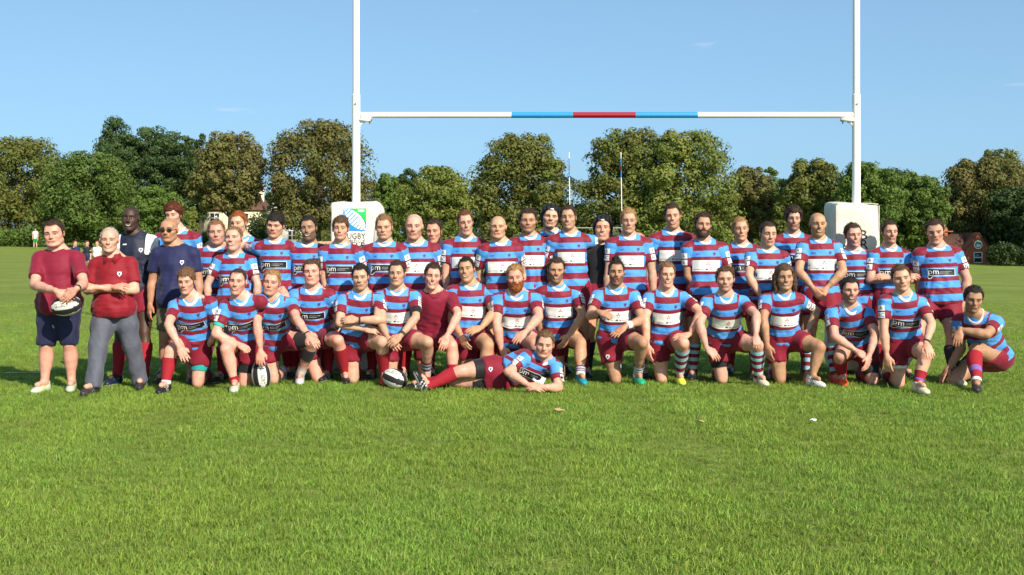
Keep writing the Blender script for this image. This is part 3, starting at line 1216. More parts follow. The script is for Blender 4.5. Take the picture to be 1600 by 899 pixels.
    for e in (-1, 1):      # slightly redder knees, elbows; forearms a little browner
        for c, rr, aa_ in ((leg[e][1], .07, .35), (arm[e][1], .05, .3)):
            w = np.exp(-(((V - c) ** 2).sum(1)) / rr ** 2)[:, None] * aa_
            C = C * (1 - w) + base_col * np.array([1.0, .74, .70]) * w
    Vs, Fs, Cs, n = [V], [F], [C], len(V)
    # head
    hv = HEAD_V.copy()
    hv[:, 0] *= sp.get('fw', 1.0) * (1 + sp.get('jaw', 0.0) * sstep(.0, -.08, hv[:, 2]))
    hv[:, 2] *= np.where(hv[:, 2] < 0, sp.get('fl', 1.0), 1.0)
    nose = np.exp(-((HEAD_V[:, 0] / .016) ** 2 + ((HEAD_V[:, 2] + .018) / .03) ** 2)) * (HEAD_V[:, 1] < -.085)
    hv[:, 1] -= nose * sp.get('nose', 0.0)
    cq = rv.uniform(-1, 1, 6)

    def vary(v, v0):
        x0, y0, z0 = v0[:, 0], v0[:, 1], v0[:, 2]
        v[:, 0] *= 1 + .07 * cq[0] * np.exp(-((z0 + .035) / .03) ** 2) + .05 * cq[1] * sstep(.03, .09, z0)
        v[:, 1] -= .007 * cq[2] * sstep(-.065, -.11, z0) * (y0 < -.03)
        v[:, 2] += .0045 * cq[3] * np.exp(-((z0 + .03) / .04) ** 2) * (y0 < -.03)
        v[:, 0] += x0 * .30 * cq[4] * np.exp(-((x0 / .018) ** 2 + ((z0 + .026) / .014) ** 2)) * (y0 < -.085)
        v[:, 2] += .003 * cq[5] * sstep(.012, .024, z0) * sstep(.06, .035, z0) * (y0 < -.05)
        return v
    hv = vary(hv, HEAD_V)
    if sp.get('smile', 0):
        w = np.exp(-(((np.abs(HEAD_V[:, 0]) - .028) / .014) ** 2 + ((HEAD_V[:, 2] + .05) / .018) ** 2)) * (HEAD_V[:, 1] < -.04)
        hv[:, 2] += w * .005 * sp['smile']; hv[:, 1] -= w * .003 * sp['smile']
    if sp.get('open'):
        w = sstep(-.055, -.075, HEAD_V[:, 2]) * (HEAD_V[:, 1] < -.01)
        hv[:, 2] -= w * .014
    Vs.append(hv * hs @ HM.T + hc); Fs.append(HEAD_F + n); n += len(hv)
    Cs.append(paint_face(HEAD_V, sp))
    tri = []
    mk = 'open' if sp.get('open') else ('smile' if sp.get('smile', 0) > .6 else ('slight' if sp.get('smile', 0) > .15 else 'neutral'))
    fv, ff, fk = FEAT[mk]
    fv = fv.copy(); fv0 = fv.copy()
    fv[:, 0] *= sp.get('fw', 1.0) * (1 + sp.get('jaw', 0.0) * sstep(.0, -.08, fv0[:, 2]))
    fv[:, 2] *= np.where(fv0[:, 2] < 0, sp.get('fl', 1.0), 1.0)
    fv = vary(fv, fv0)
    if sp.get('smile', 0):
        w = np.exp(-(((np.abs(fv0[:, 0]) - .028) / .014) ** 2 + ((fv0[:, 2] + .05) / .018) ** 2))
        fv[:, 2] += w * .005 * sp['smile']; fv[:, 1] -= w * .003 * sp['smile']
    if sp.get('open'):
        fv[:, 2] -= sstep(-.055, -.075, fv0[:, 2]) * .010
        fv[:, 1] -= .002
    bs_, hcol = base_col, np.array(HAIR_COL[sp.get('hc', 'brown')])
    dk = sp['skin'] == 'deep'
    fair = sp.get('hc') in ('blond', 'sandy', 'ginger', 'grey', 'light')
    cols = {'brow': hcol * .8 if not fair else hcol * .45 + bs_ * .18, 'white': np.array([.42, .38, .35]), 'iris': np.array([.016, .013, .012]), 'lash': bs_ * .10 + hcol * .2, 'lid': bs_ * np.array([.60, .46, .44]),
            'lip': bs_ * np.array([.80, .46, .44]) if not dk else np.array([.085, .034, .030]), 'dark': np.array([.060, .018, .014]), 'teeth': np.array([.66, .62, .55]), 'tongue': np.array([.42, .10, .09])}
    Vs.append(fv * hs @ HM.T + hc); tri.append(ff + n); n += len(fv); Cs.append(np.array([cols[q] for q in fk]))
    # hands
    for e in (-1, 1):
        s0, el, wr, hd, nh, kind = arm[e]
        hV, hF = HAND[kind]
        hV = hV * 1.04 * k ** .5 * np.array([1, 1, 1.0]) * (bw ** .3)
        hF2 = hF
        if e < 0:
            hV = hV * np.array([-1, 1, 1]); hF2 = hF[:, ::-1]
        M = np.stack([np.cross(hd, nh), hd, nh], 1)
        Vs.append(hV @ M.T + wr + hd * .012); Fs.append(hF2 + n); n += len(hV)
        cc = np.tile(base_col * np.array([1.0, .90, .88]), (len(hV), 1)); Cs.append(cc)
    V = np.concatenate(Vs) - base
    root = empty('person', base)
    tag(root, sp['label'], 'person', sp.get('group'))
    body = link('body', mk_mesh('body', V, [np.concatenate(Fs), np.concatenate(tri)], [M_SKIN], None, True, None, np.concatenate(Cs)), root)

    # ---- hair, beard, cap, glasses
    HL = Matrix(np.vstack([np.hstack([HM * hs, (hc - base)[:, None]]), [[0, 0, 0, 1]]]).tolist())
    HL = HL @ Matrix.Diagonal((sp.get('fw', 1.0) * 1.01, 1, 1, 1))

    def headpiece(name, me, material):
        o = link(name, me, root)
        o.matrix_local = HL
        o.material_slots[0].link = 'OBJECT'
        o.material_slots[0].material = material
        return o
    st = sp.get('style')
    if st and st not in ('bald', 'scrum'):
        headpiece('hair', hair_mesh(st), hair_mat(sp['hc']))
    if st == 'scrum':
        headpiece('scrum_cap', hair_mesh('scrum'), mat('black_foam_cap', (.010, .010, .012), rough=.55, bump=.6, bscale=60))
        m = MB(); m.box((-.016, -.006, -.006), (.016, .004, .006))
        o = m.build('cap_badge', M_PWHITE, root); o.matrix_local = HL @ Matrix.Translation((0, -.094, .082)) @ Matrix.Rotation(-.55, 4, 'X')
    if sp.get('beard'):
        headpiece('beard', hair_mesh(sp['beard']), hair_mat(sp.get('bc', sp['hc'])))
    if sp.get('glasses'):
        m = MB()
        for e in (-1, 1):
            th = np.linspace(0, 2 * math.pi, 17)[:-1]
            pts = np.stack([e * .033 + .023 * np.cos(th), np.full(16, -.100) + .12 * (np.abs(.033 + .023 * np.cos(th) * e)) ** 1.5, .001 + .015 * np.sin(th)], 1)
            c = pts.mean(0) + np.array([0, -.004, 0])
            m.add(np.vstack([pts, c[None]]), [[i, (i + 1) % 16, 16] for i in range(16)], 0)
            m.tube(np.vstack([pts, pts[:1]]), .0016, 5, 0, caps=False)
            m.tube([(e * .056, -.092, .004), (e * .082, .01, .008)], .002, 5, 0)
        m.tube([(-.011, -.104, .004), (.011, -.104, .004)], .0018, 5, 0)
        o = m.build('sunglasses', mat('dark_glasses', (.008, .005, .004), rough=.08, spec=.7), root, smooth=True)
        o.matrix_local = HL

    # ---- shirt
    top = sp.get('top', 'jersey')
    long_ = top in ('navytop', 'blacktop')
    tight = top == 'blacktop'
    ease = .004 if tight else .013
    s = Solid()
    for t, rad, fw in tor:
        r, f, aa = frame(t)
        ex = ease + (.010 if t < .5 and not tight else 0)
        s.ell(Pv + a * Lt * t + f * fw, (rad[0] + ex, rad[1] + ex, rad[2] + .01), np.array([r, f, aa]), k=.06)
    if not tight:
        r, f, aa = frame(0)
        s.ell(Pv - a * .03 + f * .02 * belly, (.163 * sm_ + .038, .112 * sm_ + .044 + .04 * belly, .18), np.array([r, f, aa]), k=.05)
    n_tor = len(s.p)
    slen = sp.get('slen', .64)
    for e in (-1, 1):
        s0, el, wr = arm[e][:3]
        s.rc(Nb + a9 * .018 - f9 * .02, s0 + a9 * .006, .050 * bl, .054 * bl, k=.05)
    for e in (-1, 1):
        s0, el, wr = arm[e][:3]
        s.ell(s0, (.069 * bl,) * 3, k=.03)
        if long_:
            s.chain([s0, el], np.array([.062, .050]) * bl + (0 if tight else .006), k=.02)
            s.cone(el, lerp(el, wr, .95 if not tight else .05), .050 * bl, .034 * bl + .006, k=.02, ends=(False, True))
        else:
            s.cone(s0, lerp(s0, el, slen), .068 * bl, (.064 if top == 'jersey' else .069) * bl, k=.022, ends=(False, True))
    hem = sp.get('hem', -.125)
    s.cut(Pv + a * hem, -a)
    V, F = s.mesh(.0152, it=1)
    N = vnormals(V, F)
    tv = (Nb - V) @ a if 'tvax' not in sp else (Nb - V) @ np.array(sp['tvax']) * 1.3
    fold = wob(V * np.array([1, 1, .45]), sp['seed'], .11, .0060) + wob(V * np.array([.7, 1, 1.3]), sp['seed'] + 5, .06, .0032)
    V = V + N * (fold * (0.35 if tight else 1.0) * (.55 + 1.1 * sstep(.12, .45, tv) - .7 * sstep(.45, .6, tv)))[:, None]
    X, Y, Z = V[:, 0], V[:, 1], V[:, 2]
    d_t = np.min([q[0](X, Y, Z) for q in s.p[:n_tor]], axis=0)
    d_a = np.full(len(V), 9.0); sa = np.zeros(len(V))
    for e in (-1, 1):
        s0, el, wr = arm[e][:3]
        ed = nrm(el - s0); t = (V - s0) @ ed
        rr = np.sqrt(np.maximum(((V - s0) ** 2).sum(1) - t * t, 0))
        d = np.where(t > -.02, np.maximum(rr - .066 * bl, -.2), 9)
        d = np.where((V - s0) @ (r9 * e) > -.055, d, 9)
        sa = np.where(d < d_a, t + .02, sa); d_a = np.minimum(d, d_a)
    fl = {'tv': np.maximum(tv + .005, 0), 'slv': d_t - d_a + .002, 'sa': np.maximum(sa, 0)}
    tu = (V - Nb) @ r9; tf = (V - Nb) @ f9
    fl['tv'] = np.where(np.abs(tu) > .108 * bw ** .4, np.maximum(fl['tv'], .0365), fl['tv'])
    if top == 'navytop':
        fl['wedge'] = np.minimum(.062 - np.abs(np.abs(tu) - .195), .21 - tv)
    mats_ = {'jersey': M_JERSEY, 'tee': cloth('maroon_tshirt_cloth', srgb(122, 22, 46), bump=.4), 'polo': cloth('red_polo_cloth', srgb(128, 18, 32), bump=.4),
             'navytee': cloth('navy_tshirt_cloth', srgb(32, 36, 74), bump=.4), 'whitetee': M_WHITE, 'navytop': navy_mat() if top == 'navytop' else None, 'blacktop': M_BLACK}
    shirt_name = {'jersey': 'jersey', 'tee': 't_shirt', 'polo': 'polo_shirt', 'navytee': 't_shirt', 'whitetee': 't_shirt', 'navytop': 'training_top', 'blacktop': 'base_layer_top'}[top]
    shirt = link(shirt_name, mk_mesh(shirt_name, V - base, [F], [mats_[top]], None, True, fl), root)
    tree = BVHTree.FromPolygons([Vector(v) for v in (V - base)], F.tolist())

    # collar ring
    th = np.linspace(0, 2 * math.pi, 27)
    cc = Nb + a9 * .036 - f9 * .002
    wv = np.array([cc + r9 * .077 * bl * math.cos(q) + f9 * (.068 * bl + .016 * max(0, math.sin(q))) * math.sin(q) + a9 * (-.060 * max(0, math.sin(q)) ** 1.5 - .004 * abs(math.cos(q)) + .012 * max(0, -math.sin(q))) for q in th])
    m = MB()
    cr_ = .0105 if top == 'jersey' else .008
    m.tube(wv - base, cr_, 8, 0, caps=False)
    m.tube(wv - base + a9 * .010 - (wv - cc) * .05, cr_ * .8, 8, 0, caps=False)
    ccol = {'jersey': M_WHITE}.get(top, mats_[top] if top not in ('navytop',) else M_BLACK)
    m.build('collar', ccol, shirt, smooth=True)
    if top == 'polo':
        m = MB()
        for e in (-1, 1):
            c0 = cc + f9 * .095 - a9 * .045
            tri = np.array([c0 + r9 * e * .010 - a9 * .02, c0 + r9 * e * .072 - f9 * .075 + a9 * .060, c0 + r9 * e * .100 - f9 * .060 + a9 * .020, c0 + r9 * e * .055 - a9 * .055 + f9 * .012]) - base
            m.add(np.vstack([tri, tri + f9 * .012]), [[0, 1, 2, 3], [7, 6, 5, 4], [0, 3, 7, 4], [3, 2, 6, 7], [2, 1, 5, 6]], 0)
        m.build('collar_flap', mats_['polo'], shirt)
        m = MB(); m.tube([c0 - a9 * .02 + f9 * .012 - base, c0 - a9 * .115 + f9 * .032 - base], .006, 6)
        m.build('placket', cloth('dark_red_trim', srgb(110, 8, 18)), shirt)

    # printed panels
    r5, f5, a5 = frame(.62)

    def lay(name, shapes, u, v, parent=shirt):
        r, f, aa = frame(max(0, 1 - v / max(Lt, .3)))
        o = Nb - a * v + r * u - base
        if 'tvax' in sp:
            aa = np.array(sp['tvax']); f = np.array([0, -1.0, 0]); r = np.cross(aa, f) * -1
            r = np.array([aa[2], 0, -aa[0]])
            o = Nb - aa * v / 1.3 + r * (u - .035) - base
        me = lay_print(shapes, tree, o, r, aa, f)
        if me:
            link(name, me, parent)
    if top == 'jersey':
        pk = sp.get('panel')
        if pk == 'pm': lay('sponsor_panel', panel_pm(), 0.0, .250)
        if pk == 'white': lay('sponsor_panel', panel_white(), 0.0, .2515)
        lay('crest', crest2d(), .085 * bw ** .5, .128)
        lay('maker_mark', maker2d(), -.085 * bw ** .5, .128)
        for e, ls in ((-1, sp.get('pL', ('A', 'AC'))), (1, sp.get('pR', ('A', 'AC')))):
            if not ls:
                continue
            s0, el, wr = arm[e][:3]
            ed = nrm(el - s0)
            out = nrm(r9 * e * .72 + f9 * .75)
            out = nrm(out - ed * (out @ ed))
            ex_ = nrm(np.cross(ed, out)) 
            if ex_ @ r9 < 0: ex_ = -ex_
            for j, tt in enumerate((.075, .145)):
                me = lay_print(patch2d(ls[j]), tree, s0 + ed * tt - base, ex_, -ed, out, far=.2)
                if me: link('sleeve_patch', me, shirt)
    elif top in ('polo', 'navytee', 'navytop'):
        lay('badge', badge2d(), .095, .16)
        if top == 'navytop': lay('maker_mark', [(*rect2d(.045, .014, 3, 1, skew=.6), 0, 0.)], -.075, .10)
    elif top == 'blacktop':
        pass

    # ---- shorts or trousers
    bot = sp.get('bottom', 'shorts')
    slf = {'green': .8, 'shorts': .60, 'long_shorts': .86, 'khaki': .84, 'trousers': 1.0}[bot]
    slf = sp.get('sfrac', slf)
    s = Solid()
    r, f, aa = frame(0)
    s.ell(Pv, (.163 * sm_ + .020, .112 * sm_ + .026 + .03 * belly, .145), np.array([r, f, aa]), k=.05)
    s.ell(Pv - a0 * .05, (.163 * sm_ + .018, .118 * sm_ + .024, .12), np.array([r, f, aa]), k=.05)
    for e in (-1, 1):
        h, kn, an, td = leg[e]
        if bot == 'trousers':
            s.chain([h, lerp(h, kn, .45), kn], [.104 * bl + .014, .096 * bl + .012, .074 * bl + .010], k=.03)
            s.cone(kn, an - nrm(an - kn) * -.03, .070 * bl + .012, .062 * bl + .014, k=.03, ends=(False, True))
        else:
            fl_ = sp.get('flare', 1.0)
            s.cone(h, lerp(h, kn, slf), .106 * bl + .014, float(np.interp(min(slf, 1), THIGH_T, THIGH_R)) * bl + .026 * fl_, k=.045, ends=(False, True))
    s.cut(Pv + a * sp.get('waist', .13), a)
    V, F = s.mesh(.019, it=1)
    N = vnormals(V, F)
    V = V + N * ((wob(V * np.array([1, 1, .4]), sp['seed'] + 11, .075, .006) + wob(V, sp['seed'] + 17, .04, .002)) * (.1 + .9 * sstep(-.04, -.2, (V - Pv) @ a)))[:, None]
    bm_ = {'shorts': M_SHORTS, 'long_shorts': cloth('navy_shorts_cloth', srgb(34, 36, 66), bump=.5), 'khaki': cloth('khaki_shorts_cloth', srgb(104, 96, 72), bump=.6), 'green': cloth('green_shorts_cloth', srgb(30, 130, 60)), 'trousers': cloth('grey_trouser_cloth', srgb(84, 86, 98), bump=.8, bscale=14)}[bot]
    nm = 'trousers' if bot == 'trousers' else 'shorts'
    shorts = link(nm, mk_mesh(nm, V - base, [F], [bm_]), root)
    if sp.get('shorts_badge'):
        tr2 = BVHTree.FromPolygons([Vector(v) for v in (V - base)], F.tolist())
        for (px, py) in sp['shorts_badge']:
            o = P(px, py, Pv[1]) - base
            me = lay_print(badge2d(), tr2, o, np.array([1.0, 0, 0]), np.array([0, 0, 1.0]), np.array([0, -1.0, 0]), far=.7)
            if me: link('badge', me, shorts)
    for e, key in ((-1, 'uL'), (1, 'uR')):         # tight undershorts below the hem
        if sp.get(key):
            h, kn, an, td = leg[e]
            c, f0_, f1_ = sp[key]
            ts = np.linspace(f0_, f1_, 5)
            m = MB(); m.tube([lerp(h, kn, t) - base for t in ts], np.interp(ts, THIGH_T, THIGH_R) * bl + .011, 18, 0, caps=False)
            m.build('undershorts', cloth('undershorts_' + c, {'teal': srgb(40, 150, 150), 'black': (.012, .012, .014), 'white': (.7, .7, .7)}[c], bump=.1), root, smooth=True)

    # ---- socks and footwear
    for e, key in ((-1, 'L'), (1, 'R')):
        h, kn, an, td = leg[e]
        sk = sp.get('s' + key, sp.get('sock', 'red'))
        cp, cr = calf(e)
        if sk and bot != 'trousers':
            kind, t0 = (sk if isinstance(sk, tuple) else (sk, .24))
            ts = np.linspace(t0, 1.0, 12)
            cpa = np.array(cp)
            pts = np.stack([np.interp(ts, CALF_T, cpa[:, i]) for i in range(3)], 1)
            rad = np.interp(ts, CALF_T, cr) + .0095
            rad[0] += .003; rad[1] += .003
            rad = rad + np.array([.0015 * math.sin(i * 2.7 + sp['seed']) for i in range(12)])
            m = MB(); m.tube(pts - base, rad, 16, 0, caps=False)
            me = m.mesh('sock', [sock_mat(kind)], True)
            tvv = np.repeat((ts - t0) / (1 - t0), 16)
            at = me.attributes.new('tv', 'FLOAT', 'POINT'); at.data.foreach_set('value', tvv.astype(np.float32))
            link('sock', me, root)
        bc = sp.get('b' + key, sp.get('boot', 'black'))
        up = nrm(kn - an)
        if abs(up @ td) > .85:
            up = np.array([0, 0, 1.0])
        flat_foot = abs(td[2]) < .25 and an[2] < .2 and (kn[2] - an[2]) > .15
        if flat_foot: up = np.array([0, 0, 1.0])
        ty = nrm(td - up * (td @ up)); tx = np.cross(ty, up)
        bsz = 1.04 * k ** .5
        org = an - up * (.085 * bsz)
        if flat_foot: org[2] = .004
        M4 = Matrix([[tx[0] * bsz, ty[0] * bsz, up[0] * bsz, org[0] - base[0]], [tx[1] * bsz, ty[1] * bsz, up[1] * bsz, org[1] - base[1]], [tx[2] * bsz, ty[2] * bsz, up[2] * bsz, org[2] - base[2]], [0, 0, 0, 1]])
        o = link('boot', BOOT_ME, root)
        o.matrix_local = M4
        B = {'black': ((.013, .013, .014), (.35, .35, .35), (.6, .6, .6)), 'white': ((.62, .60, .57), (.4, .4, .4), (.08, .08, .09)), 'teal': (srgb(20, 140, 160), (.5, .5, .5), (.05, .3, .35)),
             'green': (srgb(20, 160, 120), (.4, .4, .4), (.3, .6, .5)), 'yellow': (srgb(214, 224, 70), (.6, .6, .5), (.8, .9, .3)), 'orange': (srgb(226, 84, 30), (.5, .4, .2), (.7, .6, .3)),
             'red': (srgb(190, 50, 50), (.05, .05, .05), (.4, .1, .1)), 'lime': (srgb(186, 190, 170), (.5, .5, .47), srgb(150, 205, 40)), 'cream': (srgb(214, 200, 170), (.5, .5, .5), (.1, .1, .1)),
             'navy': (srgb(24, 30, 60), (.5, .5, .5), (.02, .25, .3)), 'dark': (srgb(50, 46, 48), (.1, .1, .1), (.15, .15, .15)), 'purple': (srgb(200, 190, 205), (.3, .3, .3), srgb(90, 40, 110))}[bc]
        for i, nm_ in enumerate(('upper', 'sole', 'lace')):
            o.material_slots[i].link = 'OBJECT'
            o.material_slots[i].material = mat(f'boot_{bc}_{nm_}', B[i], rough=.42 if i == 0 else .7, spec=.4)

    # ---- bands and straps along a limb: (name, limb, side, from, to, extra radius, colour)
    for nm_, limb, e, f0_, f1_, ex_, colr in sp.get('bands', ()):
        ts = np.linspace(f0_, f1_, 6)
        s0, el, wr = arm[e][:3]
        if limb == 'fore':
            pts = [lerp(el, wr, t) for t in ts]; rad = np.interp(ts, [0, .28, .7, 1.0], np.array([.042, .048, .036, .028]) * bl) + ex_
        elif limb == 'upper':
            pts = [lerp(s0, el, t) for t in ts]; rad = np.interp(ts, [0, .45, 1.0], np.array([.058, .055, .042]) * bl) + ex_
        elif limb == 'calf':
            cp, cr = calf(e); cpa = np.array(cp)
            pts = np.stack([np.interp(ts, CALF_T, cpa[:, i]) for i in range(3)], 1); rad = np.interp(ts, CALF_T, cr) + ex_
        else:
            h, kn, an, td = leg[e]
            pts = [lerp(h, kn, t) for t in ts]; rad = np.interp(ts, THIGH_T, THIGH_R) * bl + ex_
        m = MB(); m.tube(np.array(pts) - base, rad, 16, 0, caps=False)
        m.build(nm_, cloth('band_%s_%.2f_%.2f' % (nm_, colr[0], colr[1]), colr, bump=.1), root, smooth=True)
    return root

# ------------------------------------------------------------------ poses read off the photograph
HAIR_T = {'buzz': .006, 'crop': .012, 'short': .016, 'quiff': .028, 'fringe': .020, 'mop': .034, 'curly': .034, 'long': .020, 'thin': .004, 'tied': .008, 'spike': .040, 'swept': .018, 'scrum': .018, 'bald': 0.0, None: 0.0}
SEED = [100]
ROOTS = {}


def _head(sp, hx, ytop, d):
    hs = sp.setdefault('hs', 1.08)
    p = P(hx, ytop, d)
    p[2] -= (HAIR_T[sp.get('style')] + .115) * hs
    return p


def stand(key, hx, ytop, bx, d, label, ank=None, **sp):
    SEED[0] += 1
    sp.update(seed=SEED[0], label=label)
    sp.setdefault('skin', 'light')
    sp.setdefault('group', 'team members standing in the back rows')
    hc = _head(sp, hx, ytop, d)
    Htop = hc[2] + .115 * sp['hs']
    k = min(max(Htop / 1.80, sp.pop('kmin', .90)), 1.06)
    sp['k'] = k
    X = (bx - 800) / F_PX * d
    Nb = np.array([lerp(X, hc[0], .35), d + .030, hc[2] - .162 * sp['hs']])
    Pv = np.array([X, d + .015, Nb[2] - .53 * k * (Nb[2] / (1.5 * k))])
    J = dict(root=(X, d), head=hc, neck=Nb, pelvis=Pv)
    for e, c in ((-1, 'L'), (1, 'R')):
        if ank and ank[0 if e < 0 else 1]:
            q = ank[0 if e < 0 else 1]
            an = P(q[0], q[1], DG(q[1] + 10)); an[2] = .09
        else:
            an = np.array([X + e * .135, d + .02, .09])
        hip = Pv + np.array([e * .09 * k, 0, -.03])
        kn = lerp(hip, an, .505) + np.array([e * .006, -.03, 0])
        J['k' + c], J['a' + c] = kn, an
    sp['J'] = J
    ROOTS[key] = person(sp)
    return ROOTS[key]


def kneel(key, hx, ytop, bx, up, knee, ank, down, label, pel=None, **sp):
    """up: 'L'/'R' side of the picture on which the raised knee stands; knee, ank, down: pixels of raised knee, its ankle, knee on the ground"""
    SEED[0] += 1
    sp.update(seed=SEED[0], label=label)
    sp.setdefault('skin', 'light')
    sp.setdefault('group', 'team members kneeling in the front row')
    k = sp.setdefault('k', .97)
    sp.setdefault('hem', -.055)
    dk = DG(down[1])
    kd = P(down[0], down[1], dk); kd[2] = .055
    pz = sp.get('pz', .50) * k
    pd = dk + sp.get('pback', .05)
    d_head = pd
    for _ in range(4):
        hc = _head(sp, hx, ytop, d_head)
        Nb = np.array([lerp((bx - 800) / F_PX * d_head, hc[0], .3), d_head + .03, hc[2] - .162 * sp['hs']])
        dz = Nb[2] - pz
        lean = math.sqrt(max(0, (.50 * k) ** 2 - dz ** 2)) if dz < .50 * k else 0.0
        d_head = pd - min(lean, .30) - .03
    pxl = pel if pel is not None else lerp(bx, down[0], .3)
    Pv = np.array([(pxl - 800) / F_PX * pd, pd, pz])
    J = dict(root=((bx - 800) / F_PX * dk, dk), head=hc, neck=Nb, pelvis=Pv)
    eu = -1 if up == 'L' else 1
    cu, cd = ('L', 'R') if up == 'L' else ('R', 'L')
    yaw = R(sp.get('yaw', 0)); rr = np.array([math.cos(yaw), math.sin(yaw), 0])
    hu = Pv + rr * .09 * k * eu - np.array([0, 0, .03])
    J['k' + cu] = on_ray(knee[0], knee[1], hu, .43 * k, True)
    an = P(ank[0], ank[1], DG(ank[1] + 11)); an[2] = .09
    kz = J['k' + cu]
    v = an - kz
    Ln = np.linalg.norm(v)
    J['a' + cu] = an if .30 < Ln < .50 else np.array([kz[0] + v[0] / Ln * .4, kz[1] + v[1] / Ln * .4, .09])
    J['t' + cu] = np.array(sp.get('toe', (eu * .15, -1, 0)))
    J['k' + cd] = kd
    bx_ = sp.get('back', (-eu * -.02, 1.0))
    J['a' + cd] = kd + np.array([bx_[0] * .40, bx_[1] * .40, .025]) * np.array([k, k, 1])
    J['t' + cd] = np.array([0, .75, -.55])
    J['t' + cd] = np.array([0, .45, -.35])
    sp['J'] = J
    ROOTS[key] = person(sp)
    return ROOTS[key]


G_BACK = 'team members standing in the back rows'
ST = stand
# --- four men at the left end
ST('S1', 84, 343, 92, 11.83, "person in maroon t-shirt and navy shorts holding a rugby ball, leftmost of the group", ank=((70, 604), (112, 602)), style='short', hc='dark', skin='pink', bw=1.16, belly=.3,
   top='tee', slen=.70, bottom='long_shorts', sfrac=1.02, sock=None, boot='lime', fw=1.05, jaw=.08, hyaw=10, smile=.2,
   L=dict(e=(54, 446), w=(88, 455), ed=11.64, wd=11.36, hand='flat', d=(.75, -.10, -.55), n=(0, -1, .25)), R=dict(e=(131, 444), w=(119, 452), ed=11.62, wd=11.33, hand='flat', d=(-.70, -.05, -.60), n=(0, -1, .25)),
   bands=[('watch', 'fore', 1, .84, .93, .004, (.01, .01, .012))])
ST('S2', 171, 355, 178, 11.95, "person in red polo shirt and grey trousers standing with folded arms", ank=((146, 607), (219, 598)), style='thin', hc='grey', skin='pink', bw=1.12, belly=.8,
   top='polo', slen=.72, bottom='trousers', sock=None, boot='dark', smile=.7, hroll=-3, hyaw=5, L='cross', R='cross')
ST('S3', 204, 323, 212, 12.75, "person in navy training top with white shoulders behind the red polo shirt", ank=((183, 592), (226, 592)), style='bald', hc='black', skin='deep', bw=1.02, top='navytop', sock='red', boot='navy', smile=.8, shade=.6,
   hpitch=-4, fl=1.06, L='hang', R='hang')
ST('S4', 264, 341, 277, 12.5, "person in dark sunglasses and navy t-shirt standing behind the leftmost kneeler", style='bald', hc='dark', skin='tan', bw=1.14, belly=.5, top='navytee', slen=.68, bottom='khaki', sock=None, boot='dark', glasses=True, smile=.3, L='hang', R='hang', stub=.2, shade=.15)
# --- standing players
ST('S5', 271, 314, 280, 13.15, "player in striped jersey standing hidden behind the person in sunglasses", style='mop', hc='auburn', skin='fair', panel='pm', L='hang', R='back')
ST('S6', 338, 343, 333, 13.05, "striped-jersey player in the back row, first to the right of the navy t-shirt", style='short', hc='sandy', skin='pink', panel='pm', L='back', R='back', hyaw=10, bw=1.05)
ST('S7', 373, 328, 384, 13.35, "striped-jersey player at the rear under the left-hand arm of the arms-spread player", style='quiff', hc='ginger', skin='fair', panel='pm', L='back', R='back', hyaw=-6)
ST('S8', 365, 353, 366, 12.65, "striped-jersey player standing a step forward of the back row, left of the arms-spread player", style='tied', hc='sandy', skin='fair', panel='pm', smile=.8, bw=.96, L=dict(e=(323, 446), w=(326, 490)), R=dict(e=(403, 446), w=(398, 490)), pL=('A', 'A'))
ST('S9', 430, 331, 430, 13.05, "standing player spreading both arms round his neighbours' shoulders", style='fringe', hc='black', skin='light', panel='pm', L='over', R='over', hroll=6, hpitch=10, smile=.4, bw=1.04)
ST('S10', 482, 335, 480, 13.05, "standing player between the arms-spread player and the emblem post pad", style='quiff', hc='black', skin='olive', panel='pm', L='back', R='back', stub=.75, smile=.9, bw=1.02, hyaw=-5)
ST('S11', 532, 336, 532, 12.75, "standing player covering the left part of the emblem post pad", style='fringe', hc='brown', skin='light', panel='pm', L=dict(e=(506, 440, 0), w=(520, 478)), R='back', smile=.4, bw=.95)
ST('S12', 600, 333, 601, 12.8, "standing player covering the right edge of the emblem post pad", style='quiff', hc='sandy', skin='light', panel='pm', L='back', R=dict(e=(640, 432, 0), w=(638, 475)), bw=1.03)
ST('S13', 647, 335, 652, 12.95, "standing player with white chest panel, first to the right of the emblem pad", style='bald', hc='sandy', skin='pink', panel='white', L='back', R='back', stub=.55, smile=.4, bw=1.2, hs=1.15, belly=.4, fw=1.04)
ST('S14', 678, 342, 690, 13.35, "player standing half hidden at the rear above the kneeler in plain maroon t-shirt", style='short', hc='dark', skin='pink', panel='white', L='back', R='back', bw=.93, hyaw=-8)
ST('S15', 727, 328, 728, 12.95, "second player with a white chest panel standing to the right of the emblem pad", style='crop', hc='redbrown', skin='pink', panel='white', L=dict(e=(696, 430, 0), w=(700, 474)), R='back', hyaw=6, fl=1.05, bw=1.03)
ST('S16', 778, 338, 785, 12.8, "third player with a white chest panel standing to the right of the emblem pad", style='bald', hc='brown', skin='light', panel='white', L='back', R=dict(e=(816, 424, 0), w=(822, 466)), stub=.2, hs=1.04, bw=1.03)
ST('S17', 825, 325, 830, 13.05, "standing player with white chest panel immediately left of the striped-jersey scrum cap wearer", style='swept', hc='dark', skin='tan', panel='white', L='back', R=dict(e=(861, 428, 0), w=(856, 470)), stub=.45, smile=.3, bw=1.0)
ST('S18', 860, 319, 862, 13.45, "player in striped jersey wearing a black scrum cap", style='scrum', hc='dark', skin='light', panel='white', L='back', R='back', smile=.5)
ST('S19', 888, 320, 893, 13.0, "standing player with white chest panel between the two black scrum caps", style='short', hc='dark', skin='tan', panel='white', L='back', R='over', hyaw=-14, hroll=-4, smile=1, fl=1.05)
